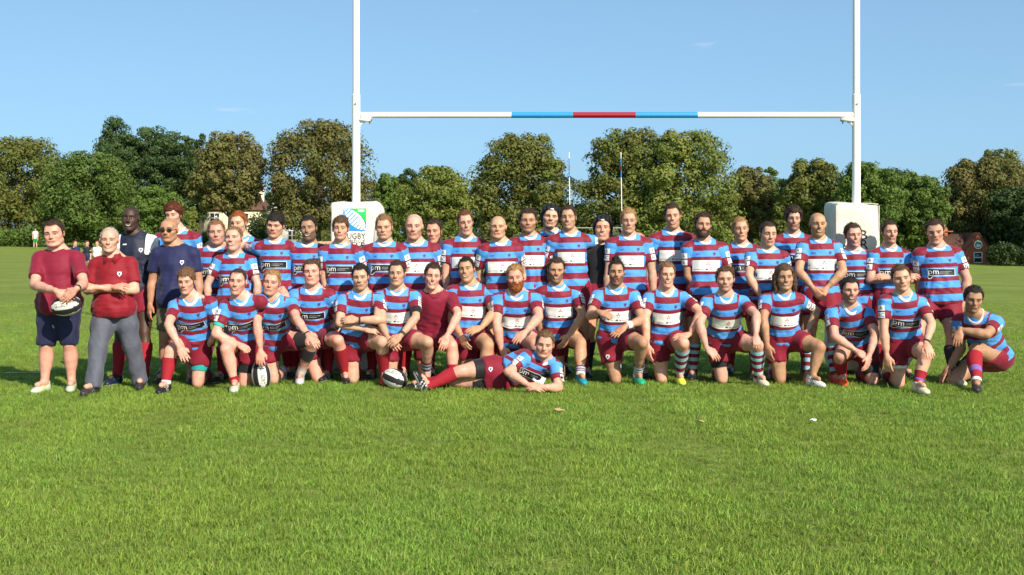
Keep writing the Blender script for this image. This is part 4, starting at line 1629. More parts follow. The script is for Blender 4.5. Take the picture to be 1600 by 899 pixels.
ST('S20', 942, 336, 938, 13.1, "player in black scrum cap and black long-sleeved top", style='scrum', hc='dark', skin='pink', top='blacktop', L=dict(e=(912, 432, 0), w=(914, 463)), R='back', smile=.8, bw=1.0, bands=[('arm_sleeve', 'fore', -1, .05, .86, .005, (.42, .42, .43))], sock='black')
ST('S21', 982, 323, 984, 12.9, "standing striped-jersey player immediately right of the black long-sleeved top", style='quiff', hc='blond', skin='light', panel='white', L=dict(e=(950, 430, 0), w=(948, 470)), R=dict(e=(1020, 430, 0), w=(1022, 474)), bw=1.03, sock='stripe')
ST('S22', 1051, 316, 1050, 13.15, "second striped-jersey player standing to the right of the black long-sleeved top", style='quiff', hc='dark', skin='pink', panel='white', L='hang', R='back', hpitch=8, smile=1, hyaw=-4, fl=1.05, sock='stripe')
ST('S23', 1098, 331, 1103, 12.8, "standing player with black wrist strap and white chest panel", style='swept', hc='dark', skin='tan', panel='white', L=dict(e=(1075, 432), w=(1107, 462), hand='relax', d=(.9, -.2, .2), n=(0, -.6, .8)), R=dict(e=(1140, 430), w=(1134, 456), hand='fist', d=(-.6, -.5, -.6)), stub=.8, beard='short_beard', bw=1.03,
   bands=[('wrist_strap', 'fore', -1, .66, .92, .006, (.02, .018, .018))], sock='stripe', pL=('A', 'A'))
ST('S24', 1157, 339, 1160, 13.35, "rear player with black chest panel, just right of the player with the black wrist strap", style='crop', hc='blond', skin='pink', panel='pm', L='back', R='back', hpitch=-3, bw=.98)
ST('S25', 1200, 346, 1200, 12.75, "standing player with white chest panel immediately left of the clasped-hands player", style='tied', hc='dark', skin='light', panel='white', L=dict(e=(1170, 432), w=(1190, 466)), R='back', bw=1.0, stub=.2, pL=('A', 'A'))
ST('S26', 1240, 320, 1240, 13.35, "rear player looking over the left shoulder of the clasped-hands player in the picture", style='curly', hc='dark', skin='light', panel='pm', L='back', R='back', stub=.6, smile=.4)
ST('S27', 1278, 333, 1283, 12.8, "standing player with hands clasped in front of his waist", style='bald', hc='dark', skin='tan', panel='white', stub=.35, shade=.12, smile=.9, hs=1.06, bw=1.0, sock='stripe',
   L=dict(e=(1248, 424), w=(1270, 450), hand='relax', d=(.5, -.3, -.7)), R=dict(e=(1318, 424), w=(1292, 450), hand='fist', d=(-.6, -.4, -.6)), ank=((1262, 588), (1304, 592)), boot='red', hem=-.06)
ST('S28', 1333, 348, 1337, 13.05, "standing player in front of the plain post pad", style='crop', hc='dark', skin='pink', panel='pm', L='back', R='back', stub=.35, smile=1, bw=1.03)
ST('S29', 1390, 344, 1392, 12.98, "standing striped-jersey player with folded arms right of the plain pad", style='crop', hc='dark', skin='light', panel='pm', L='cross', R='cross', stub=.5, bw=1.02, pL=('A', 'A'))
ST('S30', 1461, 342, 1470, 12.8, "standing player with black chest panel at the right end of the back row", ank=((1402, 592), (1490, 592)), style='crop', hc='dark', skin='light', panel='pm', bw=1.2, belly=.5, hyaw=-14, hpitch=6, fw=1.03, yaw=-8,
   L=dict(e=(1438, 438, 0), w=(1436, 482)), R=dict(e=(1512, 438, 0), w=(1503, 478)), boot='cream', sock='black', hem=-.10)
# --- kneeling players
KN = kneel
KN('K1', 291, 417, 300, 'L', (266, 549), (259, 604), (309, 606), "kneeling player at the left end of the front row, red sock on his raised leg", style='fringe', hc='light', skin='pink', panel='pm', tilt=.10, hyaw=-3,
   L=dict(e=(263, 508), w=(280, 542), hand='flat', d=(.5, -.5, -.7), n=(-.1, -.8, .6)), R='back', boot='black', sL=('redwhite', .20), uR=('teal', .5, .72), sfrac=.62, toe=(-.1, -1, 0), pL=('A', 'A'))
KN('K2', 371, 419, 379, 'L', (353, 546), (367, 602), (382, 606), "kneeling player with teal arm band and clenched fist over his raised knee", style='buzz', hc='dark', skin='pink', panel='pm', tilt=.16, hroll=8, smile=1,
   L=dict(e=(336, 522), w=(372, 538), hand='fist', d=(.8, -.3, -.4), n=(.2, -.6, .8)), R=dict(e=(420, 458), w=(442, 452), ed=12.56, wd=12.50, hand='relax', d=(.35, -.75, -.55), n=(.1, -.4, .9)), boot='lime', sL=('red', .80), sR=('red', .5), uR=('black', .55, .78), bands=[('arm_band', 'upper', -1, .62, .72, .006, srgb(40, 170, 160))], toe=(.15, -1, 0), pL=('A', 'A'))
KN('K3', 424, 420, 427, 'R', (489, 534), (461, 588), (428, 602), "kneeling player with black knee brace, hand on an upright ball", style='short', hc='blond', skin='pink', panel='pm', tilt=.06, hroll=5,
   L=dict(e=(402, 508), w=(408, 556), hand='grip', d=(.05, -.35, -1), n=(-.1, -1, .2)), R=dict(e=(463, 498), w=(481, 524), hand='flat', d=(.6, -.4, -.5), n=(.2, -.6, .8)), boot='purple', sR=('white', .72), sL=None,
   bands=[('knee_brace', 'thigh', 1, .55, .90, .009, (.018, .017, .017)), ('brace_cuff', 'calf', 1, .18, .50, .010, (.014, .014, .014)), ('wrist_bracelet', 'fore', 1, .90, .96, .004, (.02, .02, .02))], pL=('A', 'A'))
KN('K4', 487, 404, 487, 'R', (528, 532), (540, 589), (496, 598), "kneeling player with black undershorts on his raised thigh, right of the knee brace", style='swept', hc='brown', skin='pink', panel='pm', k=1.0,
   L=dict(e=(453, 490), w=(480, 520), hand='flat', d=(.6, -.5, -.6), n=(0, -.8, .6)), R='back', boot='black', sR=('redwhite', .20), uR=('black', .42, .66))
KN('K5', 563, 412, 562, 'R', (597, 535), (600, 591), (551, 600), "kneeling player with forearms folded above his red-socked raised leg", style='crop', hc='black', skin='light', panel='pm', bw=1.05, hpitch=6, fw=1.03,
   L=dict(e=(530, 505), w=(574, 516), hand='flat', d=(1, -.1, -.1), n=(0, -.7, .7)), R=dict(e=(598, 500), w=(552, 500), hand='relax', d=(-1, -.1, 0), n=(0, -.8, .6)), boot='red', sR=('red', .26), bands=[('wrist_bracelet', 'fore', 1, .90, .97, .004, (.02, .02, .02))], pL=('A', 'A'))
KN('K6', 620, 407, 620, 'R', (668, 535), (665, 586), (612, 600), "kneeling player with black arm band and teal undershorts, hands together", style='crop', hc='dark', skin='light', panel='white', k=.98,
   L=dict(e=(590, 492), w=(606, 528), hand='flat', d=(.6, -.4, -.6), n=(-.1, -.8, .5)), R=dict(e=(650, 496), w=(627, 524), hand='relax', d=(-.7, -.3, -.6), n=(.1, -.8, .5)), boot='white', sR=('stripewhite', .55), uR=('teal', .42, .60),
   bands=[('arm_band', 'upper', 1, .62, .86, .007, (.012, .012, .013)), ('wrist_bracelet', 'fore', 1, .86, .96, .004, (.05, .035, .02))])
KN('K7', 676, 410, 680, 'R', (706, 541), (708, 592), (664, 596), "kneeling player in plain maroon t-shirt", style='short', hc='dark', skin='pink', top='tee', slen=.72, smile=1, hroll=4,
   L='back', R=dict(e=(716, 492), w=(699, 524), hand='relax', d=(-.3, -.4, -.9), n=(.1, -1, .3)), boot='white', sR=('red', .62), k=.98)
KN('K8', 729, 401, 738, 'R', (762, 540), (757, 592), (734, 596), "kneeling player with white chest panel immediately right of the plain maroon t-shirt", style='crop', hc='black', skin='tan', panel='white', smile=1, bw=1.08, hroll=-4, hyaw=-6, tilt=-.05, yaw=6, k=1.0,
   L=dict(e=(706, 500), w=(720, 524), hand='relax', d=(.4, -.4, -.8)), R=dict(e=(772, 488), w=(752, 512), hand='relax', d=(-.7, -.5, -.2), n=(.1, -.7, .7)), sR=None, boot='dark')
KN('K9', 805, 412, 808, 'R', (836, 538), (838, 590), (800, 596), "kneeling player with white chest panel above the lying player's maroon shorts", style='short', hc='blond', skin='pink', panel='white', beard='full', bc='ginger', bw=1.2, belly=.6, fw=1.05, smile=.3,
   L=dict(e=(776, 506), w=(783, 544), hand='relax', d=(.4, -.4, -.8)), R=dict(e=(842, 496), w=(822, 518), hand='relax', d=(-.6, -.5, -.5)), sR=None, boot='dark')
KN('K10', 869, 402, 874, 'R', (907, 537), (907, 590), (874, 592), "kneeling player with turquoise boot behind the lying player's head", style='crop', hc='dark', skin='tan', panel='white', stub=.7, smile=.8, hroll=4, bw=1.04, k=1.0,
   L='back', R=dict(e=(911, 494), w=(887, 526), hand='relax', d=(-.5, -.4, -.8)), boot='teal', sR=('stripewhite', .74))
KN('K11', 963, 400, 963, 'R', (1004, 536), (996, 590), (962, 600), "kneeling player with white wrist tape making a hand sign", style='spike', hc='black', skin='olive', panel='white', stub=.75, open=True, k=1.0,
   L=dict(e=(921, 494), w=(936, 488), hand='shaka', d=(.75, -.5, -.25), n=(-.2, -.5, .8)), R=dict(e=(1004, 500), w=(978, 510), hand='flat', d=(-.75, -.4, -.5), n=(0, -.5, .8)), boot='green', sR=('whiteblue', .68),
   bands=[('wrist_tape', 'fore', 1, .74, .96, .005, (.75, .75, .73))], shorts_badge=[(948, 556)])
KN('K12', 1042, 408, 1042, 'R', (1068, 537), (1061, 590), (1034, 600), "kneeling player with bright yellow boot", style='short', hc='sandy', skin='pink', panel='white', smile=1, hroll=3,
   L=dict(e=(1008, 500), w=(1012, 548), hand='relax'), R=dict(e=(1096, 488), w=(1078, 522), hand='flat', d=(-.8, -.3, -.3), n=(.1, -.5, .85)), boot='yellow', sR=('stripe', .14), toe=(.05, -1, 0), shorts_badge=[(1022, 566)])
KN('K13', 1133, 415, 1135, 'R', (1184, 540), (1185, 592), (1128, 600), "kneeling player with striped sock, cream boot and closed fist on his raised knee", style='swept', hc='brown', skin='light', panel='white', stub=.45, bw=1.04,
   L=dict(e=(1093, 506), w=(1104, 544), hand='relax', d=(.6, -.4, -.6)), R=dict(e=(1182, 492), w=(1181, 524), hand='fist', d=(0, -.6, -.8), n=(0, -.9, .4)), boot='cream', sR=('stripe', .10), uL=('black', .58, .72), toe=(.25, -1, 0))
KN('K14', 1226, 411, 1225, 'R', (1282, 542), (1268, 594), (1219, 600), "kneeling player with white boot and bare raised shin", style='long', hc='brown', skin='tan', panel='white', smile=1,
   L=dict(e=(1193, 500), w=(1199, 540), hand='relax'), R=dict(e=(1276, 486, 0), w=(1262, 518), hand='flat', d=(-.5, -.6, -.4), n=(.1, -.5, .85)), boot='white', sR=('white', .93), toe=(.45, -1, 0))
KN('K15', 1328, 432, 1331, 'L', (1312, 556), (1316, 592), (1364, 604), "low crouched player with orange boot and black undershorts", style='short', hc='black', skin='pink', panel='pm', stub=.7, smile=.8, pz=.42, pback=.22,
   L=dict(e=(1304, 526), w=(1340, 550), hand='relax', d=(.7, -.4, -.5)), R=dict(e=(1368, 522), w=(1358, 556), hand='relax', d=(-.3, -.4, -.8)), boot='orange', sL=('red', .18), uR=('black', .6, .86), pL=('A', 'A'), bR='dark')
KN('K16', 1408, 413, 1416, 'R', (1447, 556), (1438, 604), (1404, 607), "kneeling player with white undershorts showing, second from the right in the front row", style='crop', hc='brown', skin='pink', panel='pm', smile=.4, hroll=-4, hyaw=-6, tilt=-.05,
   L=dict(e=(1381, 516), w=(1386, 560), hand='relax'), R=dict(e=(1456, 506), w=(1447, 536), hand='flat', d=(.1, -.6, -.7), n=(0, -.7, .7)), boot='cream', sR=('band', .58), uL=('white', .58, .66), bands=[('wrist_bracelet', 'fore', 1, .90, .97, .004, (.02, .02, .02))])
KN('K17', 1521, 446, 1530, 'R', (1524, 546), (1527, 606), (1488, 604), 'player squatting side-on at the far right, forearm over his knee', style='short', hc='black', skin='olive', panel=None, yaw=-38, hyaw=-12, hpitch=6, pz=.30, pback=.22, pel=1549, k=.98, bw=1.10,
   L=dict(e=(1502, 545, 0), w=(1482, 575), hand='flat'), R=dict(e=(1542, 523), w=(1492, 514), hand='relax', d=(-.35, -.4, -.85), n=(-.4, -.8, .2)), boot='dark', sR=('band', .14), sL=('red', .1), toe=(-.35, -1, 0), stub=.3, back=(.6, .8))
# --- the player lying in front
SEED[0] += 1
_d = 12.0
_J = dict(root=((815 - 800) / F_PX * _d, _d), head=P(851, 538, 11.90), neck=P(849, 561, 11.98), pelvis=P(781, 590, 12.08),
          kL=P(717, 581, 11.98), aL=P(669, 604, 11.93), tL=np.array([-.45, -.25, .85]), kR=P(714, 602, 12.12), aR=P(664, 607, 12.2), tR=np.array([-.85, .2, -.1]), shL=P(822, 562, 11.93), shR=P(868, 573, 11.97))
_J['pelvis'][2] = max(_J['pelvis'][2], .155); _J['kR'][2] = .075; _J['aR'][2] = .06
ROOTS['L1'] = person(dict(J=_J, seed=SEED[0], label='player lying on his side in front of the kneeling row, propped on one elbow', skin='pink', style='short', hc='light', panel='pm', smile=.4, hroll=6, k=.97, rhip=(.45, 0, -.9), rsh=(.98, 0, -.2), tvax=(.43, 0, .90),
   L=dict(e=(793, 581), w=(826, 602), ed=11.80, wd=11.70, hand='relax', d=(.9, -.2, -.2), n=(0, -.8, .6)), R=dict(e=(873, 607), w=(848, 605), ed=11.84, wd=11.70, hand='relax', d=(-.9, -.1, .05), n=(0, -.7, .7)), sL=('red', .10), sR=('red', .2), uL=('black', .28, .58), uR=('black', .28, .62), boot='black', sfrac=.33, hem=.10, waist=.19,
   shorts_badge=[(767, 575)]))

# ------------------------------------------------------------------ ground
def gz(x, y):
    t = np.clip((np.asarray(y, float) - 22) / 95, 0, 1)
    t = t * t * (3 - 2 * t)
    return t * (-.70 - .0195 * np.clip(x, -70, 75))


def ground_mat():
    m = bpy.data.materials.new('mown_turf')
    m.use_nodes = True
    nt = m.node_tree; N, Lk = nt.nodes, nt.links
    b = N['Principled BSDF']; b.inputs['Roughness'].default_value = .9; b.inputs['Specular IOR Level'].default_value = .1
    t = N.new('ShaderNodeTexCoord')
    n1 = N.new('ShaderNodeTexNoise'); n1.inputs['Scale'].default_value = .35; n1.inputs['Detail'].default_value = 6
    n2 = N.new('ShaderNodeTexNoise'); n2.inputs['Scale'].default_value = 3.5; n2.inputs['Detail'].default_value = 8; n2.inputs['Roughness'].default_value = .7
    n3 = N.new('ShaderNodeTexNoise'); n3.inputs['Scale'].default_value = 40; n3.inputs['Detail'].default_value = 4
    for n in (n1, n2, n3): Lk.new(t.outputs['Object'], n.inputs['Vector'])
    r1 = N.new('ShaderNodeValToRGB')
    e = r1.color_ramp.elements
    e[0].position, e[0].color = .36, (.135, .195, .032, 1)
    e[1].position, e[1].color = .64, (.270, .300, .070, 1)
    q = e.new(.5); q.color = (.190, .245, .045, 1)
    ad = N.new('ShaderNodeMath'); ad.operation = 'MULTIPLY_ADD'; ad.inputs[1].default_value = .55
    Lk.new(n2.outputs['Fac'], ad.inputs[0])
    m2 = N.new('ShaderNodeMath'); m2.operation = 'MULTIPLY'; m2.inputs[1].default_value = .45
    Lk.new(n1.outputs['Fac'], m2.inputs[0]); Lk.new(m2.outputs[0], ad.inputs[2])
    Lk.new(ad.outputs[0], r1.inputs['Fac'])
    mr = N.new('ShaderNodeMapRange'); mr.inputs['From Min'].default_value = .3; mr.inputs['From Max'].default_value = .7; mr.inputs['To Min'].default_value = .75; mr.inputs['To Max'].default_value = 1.2
    Lk.new(n3.outputs['Fac'], mr.inputs['Value'])
    mx = N.new('ShaderNodeMix'); mx.data_type = 'RGBA'; mx.blend_type = 'MULTIPLY'; mx.inputs[0].default_value = 1
    cb = N.new('ShaderNodeCombineColor')
    for i in range(3): Lk.new(mr.outputs[0], cb.inputs[i])
    Lk.new(r1.outputs['Color'], mx.inputs[6]); Lk.new(cb.outputs[0], mx.inputs[7]); Lk.new(mx.outputs[2], b.inputs['Base Color'])
    bp = N.new('ShaderNodeBump'); bp.inputs['Strength'].default_value = .8; bp.inputs['Distance'].default_value = .05
    Lk.new(n3.outputs['Fac'], bp.inputs['Height']); Lk.new(bp.outputs['Normal'], b.inputs['Normal'])
    return m


M_TURF = ground_mat()
xs = np.concatenate([[-900, -500, -300, -200], np.linspace(-140, 140, 57), [200, 300, 500, 900]])
ys = np.concatenate([[-60, -20], np.linspace(0, 40, 21), np.linspace(45, 200, 32), [250, 350, 600, 1200]])
XX, YY = np.meshgrid(xs, ys, indexing='ij')
V = np.stack([XX, YY, gz(XX, YY)], 2).reshape(-1, 3)
ny = len(ys)
I, Jx = np.meshgrid(np.arange(len(xs) - 1), np.arange(ny - 1), indexing='ij')
q = (I * ny + Jx).ravel()
F = np.stack([q, q + ny, q + ny + 1, q + 1], 1)
tag(link('ground', mk_mesh('ground', V, [F], [M_TURF])), kind='structure')

# painted goal line through the posts and a far touch line, both worn
M_LINE = bpy.data.materials.new('worn_line_paint')
M_LINE.use_nodes = True
_nt = M_LINE.node_tree
_n = _nt.nodes.new('ShaderNodeTexNoise'); _n.inputs['Scale'].default_value = 9; _n.inputs['Detail'].default_value = 6
_r = _nt.nodes.new('ShaderNodeValToRGB'); _r.color_ramp.elements[0].position = .47; _r.color_ramp.elements[0].color = (.17, .22, .05, 1); _r.color_ramp.elements[1].position = .62; _r.color_ramp.elements[1].color = (.48, .50, .38, 1)
_t = _nt.nodes.new('ShaderNodeTexCoord')
_nt.links.new(_t.outputs['Object'], _n.inputs['Vector']); _nt.links.new(_n.outputs['Fac'], _r.inputs['Fac']); _nt.links.new(_r.outputs['Color'], _nt.nodes['Principled BSDF'].inputs['Base Color'])
_nt.nodes['Principled BSDF'].inputs['Roughness'].default_value = .9


def line(name, pts, w):
    pts = np.array(pts, float)
    d = np.gradient(pts, axis=0); d /= np.linalg.norm(d, axis=1)[:, None]
    nn = np.stack([-d[:, 1], d[:, 0]], 1) * w / 2
    L, Rr = pts + nn, pts - nn
    V = np.concatenate([np.column_stack([L, gz(L[:, 0], L[:, 1]) + .006]), np.column_stack([Rr, gz(Rr[:, 0], Rr[:, 1]) + .006])])
    n = len(pts)
    F = np.array([[i, n + i, n + i + 1, i + 1] for i in range(n - 1)])
    tag(link(name, mk_mesh(name, V, [F], [M_LINE])), kind='structure')


line('goal_line', [(x, 13.5) for x in np.linspace(-32, 34, 67)], .10)
line('pitch_line', [(x, 78 - .02 * x) for x in np.linspace(-60, -8, 40)], .16)

# ------------------------------------------------------------------ grass blades (tufts scattered over the near field)
M_BLADE = bpy.data.materials.new('grass_blade')
M_BLADE.use_nodes = True
_nt = M_BLADE.node_tree
_b = _nt.nodes['Principled BSDF']; _b.inputs['Roughness'].default_value = .55; _b.inputs['Specular IOR Level'].default_value = .25
_a = _nt.nodes.new('ShaderNodeAttribute'); _a.attribute_name = 'Col'
_o = _nt.nodes.new('ShaderNodeAttribute'); _o.attribute_type = 'INSTANCER'; _o.attribute_name = 'tint'
_mx = _nt.nodes.new('ShaderNodeMix'); _mx.data_type = 'RGBA'; _mx.blend_type = 'MULTIPLY'; _mx.inputs[0].default_value = 1
_nt.links.new(_a.outputs['Color'], _mx.inputs[6]); _nt.links.new(_o.outputs['Color'], _mx.inputs[7]); _nt.links.new(_mx.outputs[2], _b.inputs['Base Color'])
_tr = _nt.nodes.new('ShaderNodeBsdfTranslucent'); _nt.links.new(_mx.outputs[2], _tr.inputs['Color'])
_ms = _nt.nodes.new('ShaderNodeMixShader'); _ms.inputs[0].default_value = .3
_nt.links.new(_b.outputs[0], _ms.inputs[1]); _nt.links.new(_tr.outputs[0], _ms.inputs[2]); _nt.links.new(_ms.outputs[0], _nt.nodes['Material Output'].inputs['Surface'])

tufts = bpy.data.collections.new('grass_tufts')      # kept out of the scene, used only by the scatter
for v in range(6):
    rs = np.random.RandomState(40 + v)
    Vb, Fb, Cb = [], [], []
    nb = 26
    for i in range(nb):
        x, y = rs.normal(0, .034, 2)
        h = rs.uniform(.018, .043) * (1.2 if v < 2 else 1.0)
        w = rs.uniform(.0014, .0026)
        th = rs.uniform(0, 6.28); ph = rs.uniform(0, 6.28)
        bend = rs.uniform(.2, 1.3) * h
        dx, dy = math.cos(ph) * bend, math.sin(ph) * bend
        wx, wy = math.cos(th) * w, math.sin(th) * w
        n0 = len(Vb)
        Vb += [(x - wx, y - wy, -.005), (x + wx, y + wy, -.005), (x - wx * .8 + dx * .35, y - wy * .8 + dy * .35, h * .6), (x + wx * .8 + dx * .35, y + wy * .8 + dy * .35, h * .6), (x + dx, y + dy, h * rs.uniform(.8, 1.0))]
        Fb += [(n0, n0 + 1, n0 + 3), (n0, n0 + 3, n0 + 2), (n0 + 2, n0 + 3, n0 + 4)]
        c = np.array([.222, .338, .050]) * rs.uniform(.62, 1.25)
        if rs.rand() < .07: c = np.array([.36, .34, .12]) * rs.uniform(.7, 1.1)
        Cb += [c] * 5
    me = mk_mesh('grass_tuft', np.array(Vb), [np.array(Fb)], [M_BLADE], None, False, None, np.array(Cb))
    ob = bpy.data.objects.new('grass_tuft', me)
    tufts.objects.link(ob)

rs = np.random.RandomState(5)
pts = []
for y0, y1, dens in ((4.6, 7.5, 640), (7.5, 10.5, 500), (10.5, 14, 360), (14, 19, 180), (19, 27, 75)):
    hw = y1 * .44 + 1.2
    n = int(dens * (y1 - y0) * hw * 2)
    yy = rs.uniform(y0, y1, n)
    xx = rs.uniform(-1, 1, n) * (yy * .44 + 1.2)
    pts.append(np.stack([xx, yy], 1))
pts = np.concatenate(pts)
patch = wob(np.column_stack([pts, np.zeros(len(pts))]), 3, 1.3, 1.0) * .6 + wob(np.column_stack([pts, np.zeros(len(pts))]), 9, .42, 1.0) * .5
keep = rs.rand(len(pts)) < np.clip(.78 + .36 * patch, .22, 1)
pts, patch = pts[keep], patch[keep]
n = len(pts)
gme = bpy.data.meshes.new('grass')
gme.vertices.add(n)
gme.vertices.foreach_set('co', np.column_stack([pts, gz(pts[:, 0], pts[:, 1])]).astype(np.float32).ravel())
at = gme.attributes.new('rot', 'FLOAT_VECTOR', 'POINT')
at.data.foreach_set('vector', np.column_stack([rs.normal(0, .16, n), rs.normal(0, .16, n), rs.uniform(0, 6.28, n)]).astype(np.float32).ravel())
at = gme.attributes.new('scl', 'FLOAT', 'POINT')
far = np.clip((pts[:, 1] - 13) / 12, 0, 1)
at.data.foreach_set('value', ((.82 + .22 * patch + rs.uniform(-.15, .25, n)) * (1 - .25 * far)).clip(.45, 1.6).astype(np.float32))
at = gme.attributes.new('tint', 'FLOAT_COLOR', 'POINT')
lum = (1.0 + .15 * patch + rs.normal(0, .10, n)).clip(.55, 1.5)
yel = np.clip(rs.normal(0, .05, n) + .04 * wob(np.column_stack([pts, np.zeros(n)]), 21, 2.3, 1.0), -.3, .35)
at.data.foreach_set('color', np.column_stack([lum * (1 + yel), lum, lum * (1 - .4 * yel), np.ones(n)]).astype(np.float32).ravel())
grass = tag(link('grass', gme), 'short green grass covering the near part of the pitch', 'grass', kind='stuff')
gme.materials.append(M_BLADE)
ng = bpy.data.node_groups.new('grass_scatter', 'GeometryNodeTree')
ng.interface.new_socket('Geometry', in_out='INPUT', socket_type='NodeSocketGeometry')
ng.interface.new_socket('Geometry', in_out='OUTPUT', socket_type='NodeSocketGeometry')
gi, go = ng.nodes.new('NodeGroupInput'), ng.nodes.new('NodeGroupOutput')
ci = ng.nodes.new('GeometryNodeCollectionInfo'); ci.inputs['Collection'].default_value = tufts
ci.inputs['Separate Children'].default_value = True; ci.inputs['Reset Children'].default_value = True
ip = ng.nodes.new('GeometryNodeInstanceOnPoints'); ip.inputs['Pick Instance'].default_value = True
na = ng.nodes.new('GeometryNodeInputNamedAttribute'); na.data_type = 'FLOAT_VECTOR'; na.inputs['Name'].default_value = 'rot'
ns = ng.nodes.new('GeometryNodeInputNamedAttribute'); ns.data_type = 'FLOAT'; ns.inputs['Name'].default_value = 'scl'
er = ng.nodes.new('FunctionNodeEulerToRotation')
Lk = ng.links
Lk.new(gi.outputs[0], ip.inputs['Points']); Lk.new(ci.outputs[0], ip.inputs['Instance'])
Lk.new(na.outputs['Attribute'], er.inputs[0]); Lk.new(er.outputs[0], ip.inputs['Rotation']); Lk.new(ns.outputs['Attribute'], ip.inputs['Scale'])
Lk.new(ip.outputs[0], go.inputs[0])
gm = grass.modifiers.new('scatter', 'NODES'); gm.node_group = ng

# ------------------------------------------------------------------ goal posts and pads
M_POST = mat('white_post_paint', (.80, .79, .75), rough=.35, spec=.5, var=.04, vscale=3)
M_BARBLUE = mat('blue_bar_paint', srgb(40, 140, 205), rough=.35, spec=.5)
M_BARRED = mat('red_bar_paint', srgb(150, 18, 38), rough=.35, spec=.5)
M_STEEL = mat('dull_steel', (.25, .25, .25), rough=.45, metal=.6)
DP = 13.5
XL, XR = (556.5 - 800) / F_PX * DP, (1338 - 800) / F_PX * DP
ZB = CAM_H + (HZ - 180) / F_PX * DP
goal = empty('rugby_goal', ((XL + XR) / 2, DP, 0))
tag(goal, 'tall white rugby goal posts with blue and red banded crossbar', 'goal posts')
cx = (XL + XR) / 2
for x in (XL, XR):
    m = MB()
    m.tube([(x - cx, 0, 0), (x - cx, 0, 1.0), (x - cx, 0, ZB + .22)], .046, 20)
    m.tube([(x - cx, 0, ZB + .22), (x - cx, 0, ZB + .235)], [.046, .040], 20, caps=False)
    m.tube([(x - cx, 0, ZB + .2), (x - cx, 0, 6.0), (x - cx, 0, 9.4)], .039, 20)
    post = m.build('post', M_POST, goal, smooth=True)
    m = MB(); m.tube([(x - cx, -.05, ZB + .12), (x - cx, -.058, ZB + .12)], .010, 8)
    m.build('bolt', M_STEEL, post)
x_at = lambda px: (px - 800) / F_PX * DP - cx
for a0_, a1_, mm in ((564, 799, M_POST), (799, 895, M_BARBLUE), (895, 993, M_BARRED), (993, 1090, M_BARBLUE), (1090, 1332, M_POST)):
    m = MB(); m.tube([(x_at(a0_), 0, ZB), (x_at(a1_), 0, ZB)], .0325, 18)
    m.build('crossbar_section', mm, goal, smooth=True)
for x, e in ((XL - cx, 1), (XR - cx, -1)):
    m = MB()
    m.box((min(x + e * .03, x + e * .17), -.035, ZB - .070), (max(x + e * .03, x + e * .17), .035, ZB - .036))
    m.tube([(x + e * .035, 0, ZB - .13), (x + e * .06, 0, ZB - .09), (x + e * .10, 0, ZB - .072)], .012, 8)
    br = m.build('bracket', M_POST, goal)
    m = MB(); m.tube([(x + e * .15, 0, ZB - .066), (x + e * .15, 0, ZB - .10)], .009, 8); m.tube([(x + e * .165, -.03, ZB - .055), (x + e * .178, -.03, ZB - .055)], .012, 8)
    m.build('bolt', M_STEEL, br)

M_PAD = mat('cream_vinyl_pad', (.72, .69, .60), rough=.45, spec=.45, bump=.9, bscale=4, var=.13, vscale=3.5)
M_PADTRIM = mat('worn_pad_piping', (.55, .47, .36), rough=.7, var=.2, vscale=18)


def pad(x, y, h, seed, label, crumple, pm_=None):
    s = Solid()
    w, d = .245, .235
    lo = .05

    def fn(X, Y, Z):
        qx = np.abs(X) - (w - .012); qy = np.abs(Y) - (d - .012); qz = np.abs(Z - (h + lo) / 2) - ((h - lo) / 2 - .012)
        return np.sqrt(np.maximum(qx, 0) ** 2 + np.maximum(qy, 0) ** 2 + np.maximum(qz, 0) ** 2) + np.minimum(np.maximum(np.maximum(qx, qy), qz), 0) - .012
    s._add(fn, (-w, -d, lo), (w, d, h), .01, 'u')
    if crumple:
        s.ell((w - .01, -.05, h - .10), (.075, .19, .10), k=.06)
        s.ell((-w + .01, -.10, h - .06), (.04, .13, .05), k=.04)
    V, F = s.mesh(.028, it=1)
    N = vnormals(V, F)
    V = V + N * (wob(V, seed, .5, .010) + wob(V, seed + 3, .17, .004))[:, None]
    root = empty('post_pad', (x, y, 0))
    tag(root, label, 'post pad', 'padded covers round the near goal posts')
    cover = link('cover', mk_mesh('cover', V, [F], [pm_ or M_PAD]), root)
    for ex_ in (-1, 1):
        m = MB(); m.tube([(ex_ * (w - .012), -d + .010, z) for z in np.linspace(lo + .03, h - .03, 9)], .008, 6); m.build('piping', M_PADTRIM, cover, smooth=True)
    m = MB(); m.tube([(xx, -d + .012 + .004 * math.sin(xx * 30), h - .014 + .006 * math.sin(xx * 17)) for xx in np.linspace(-w + .02, w - .02, 11)], .008, 6); m.build('piping', M_PADTRIM, cover, smooth=True)
    return root, BVHTree.FromPolygons([Vector(v) for v in V], F.tolist()), cover


PADY = 13.5
padL, treeL, coverL = pad(XL, PADY, CAM_H + (HZ - 316) / F_PX * (PADY - .24), 51, 'cream post pad with blue ball emblem and black lettering on the left post', True)
padR, treeR, coverR = pad(XR - .05, PADY, CAM_H + (HZ - 317) / F_PX * (PADY - .24), 61, 'plain cream post pad with black letters on the right post', False, mat('dull_cream_vinyl_pad', (.62, .60, .50), rough=.5, spec=.4, bump=.9, bscale=4, var=.15, vscale=3.5))
PRINT_MATS.extend([mat('blue_emblem_print', srgb(40, 140, 215), rough=.5), mat('green_emblem_print', srgb(50, 200, 100), rough=.5)])
EXv, EZv, EN = np.array([1.0, 0, 0]), np.array([0, 0, 1.0]), np.array([0, -1.0, 0])
sc_ = (PADY - .24) / F_PX


def padpt(px, py, x0):
    p = P(px, py, PADY - .24)
    return np.array([p[0] - x0, -.24, p[2]])


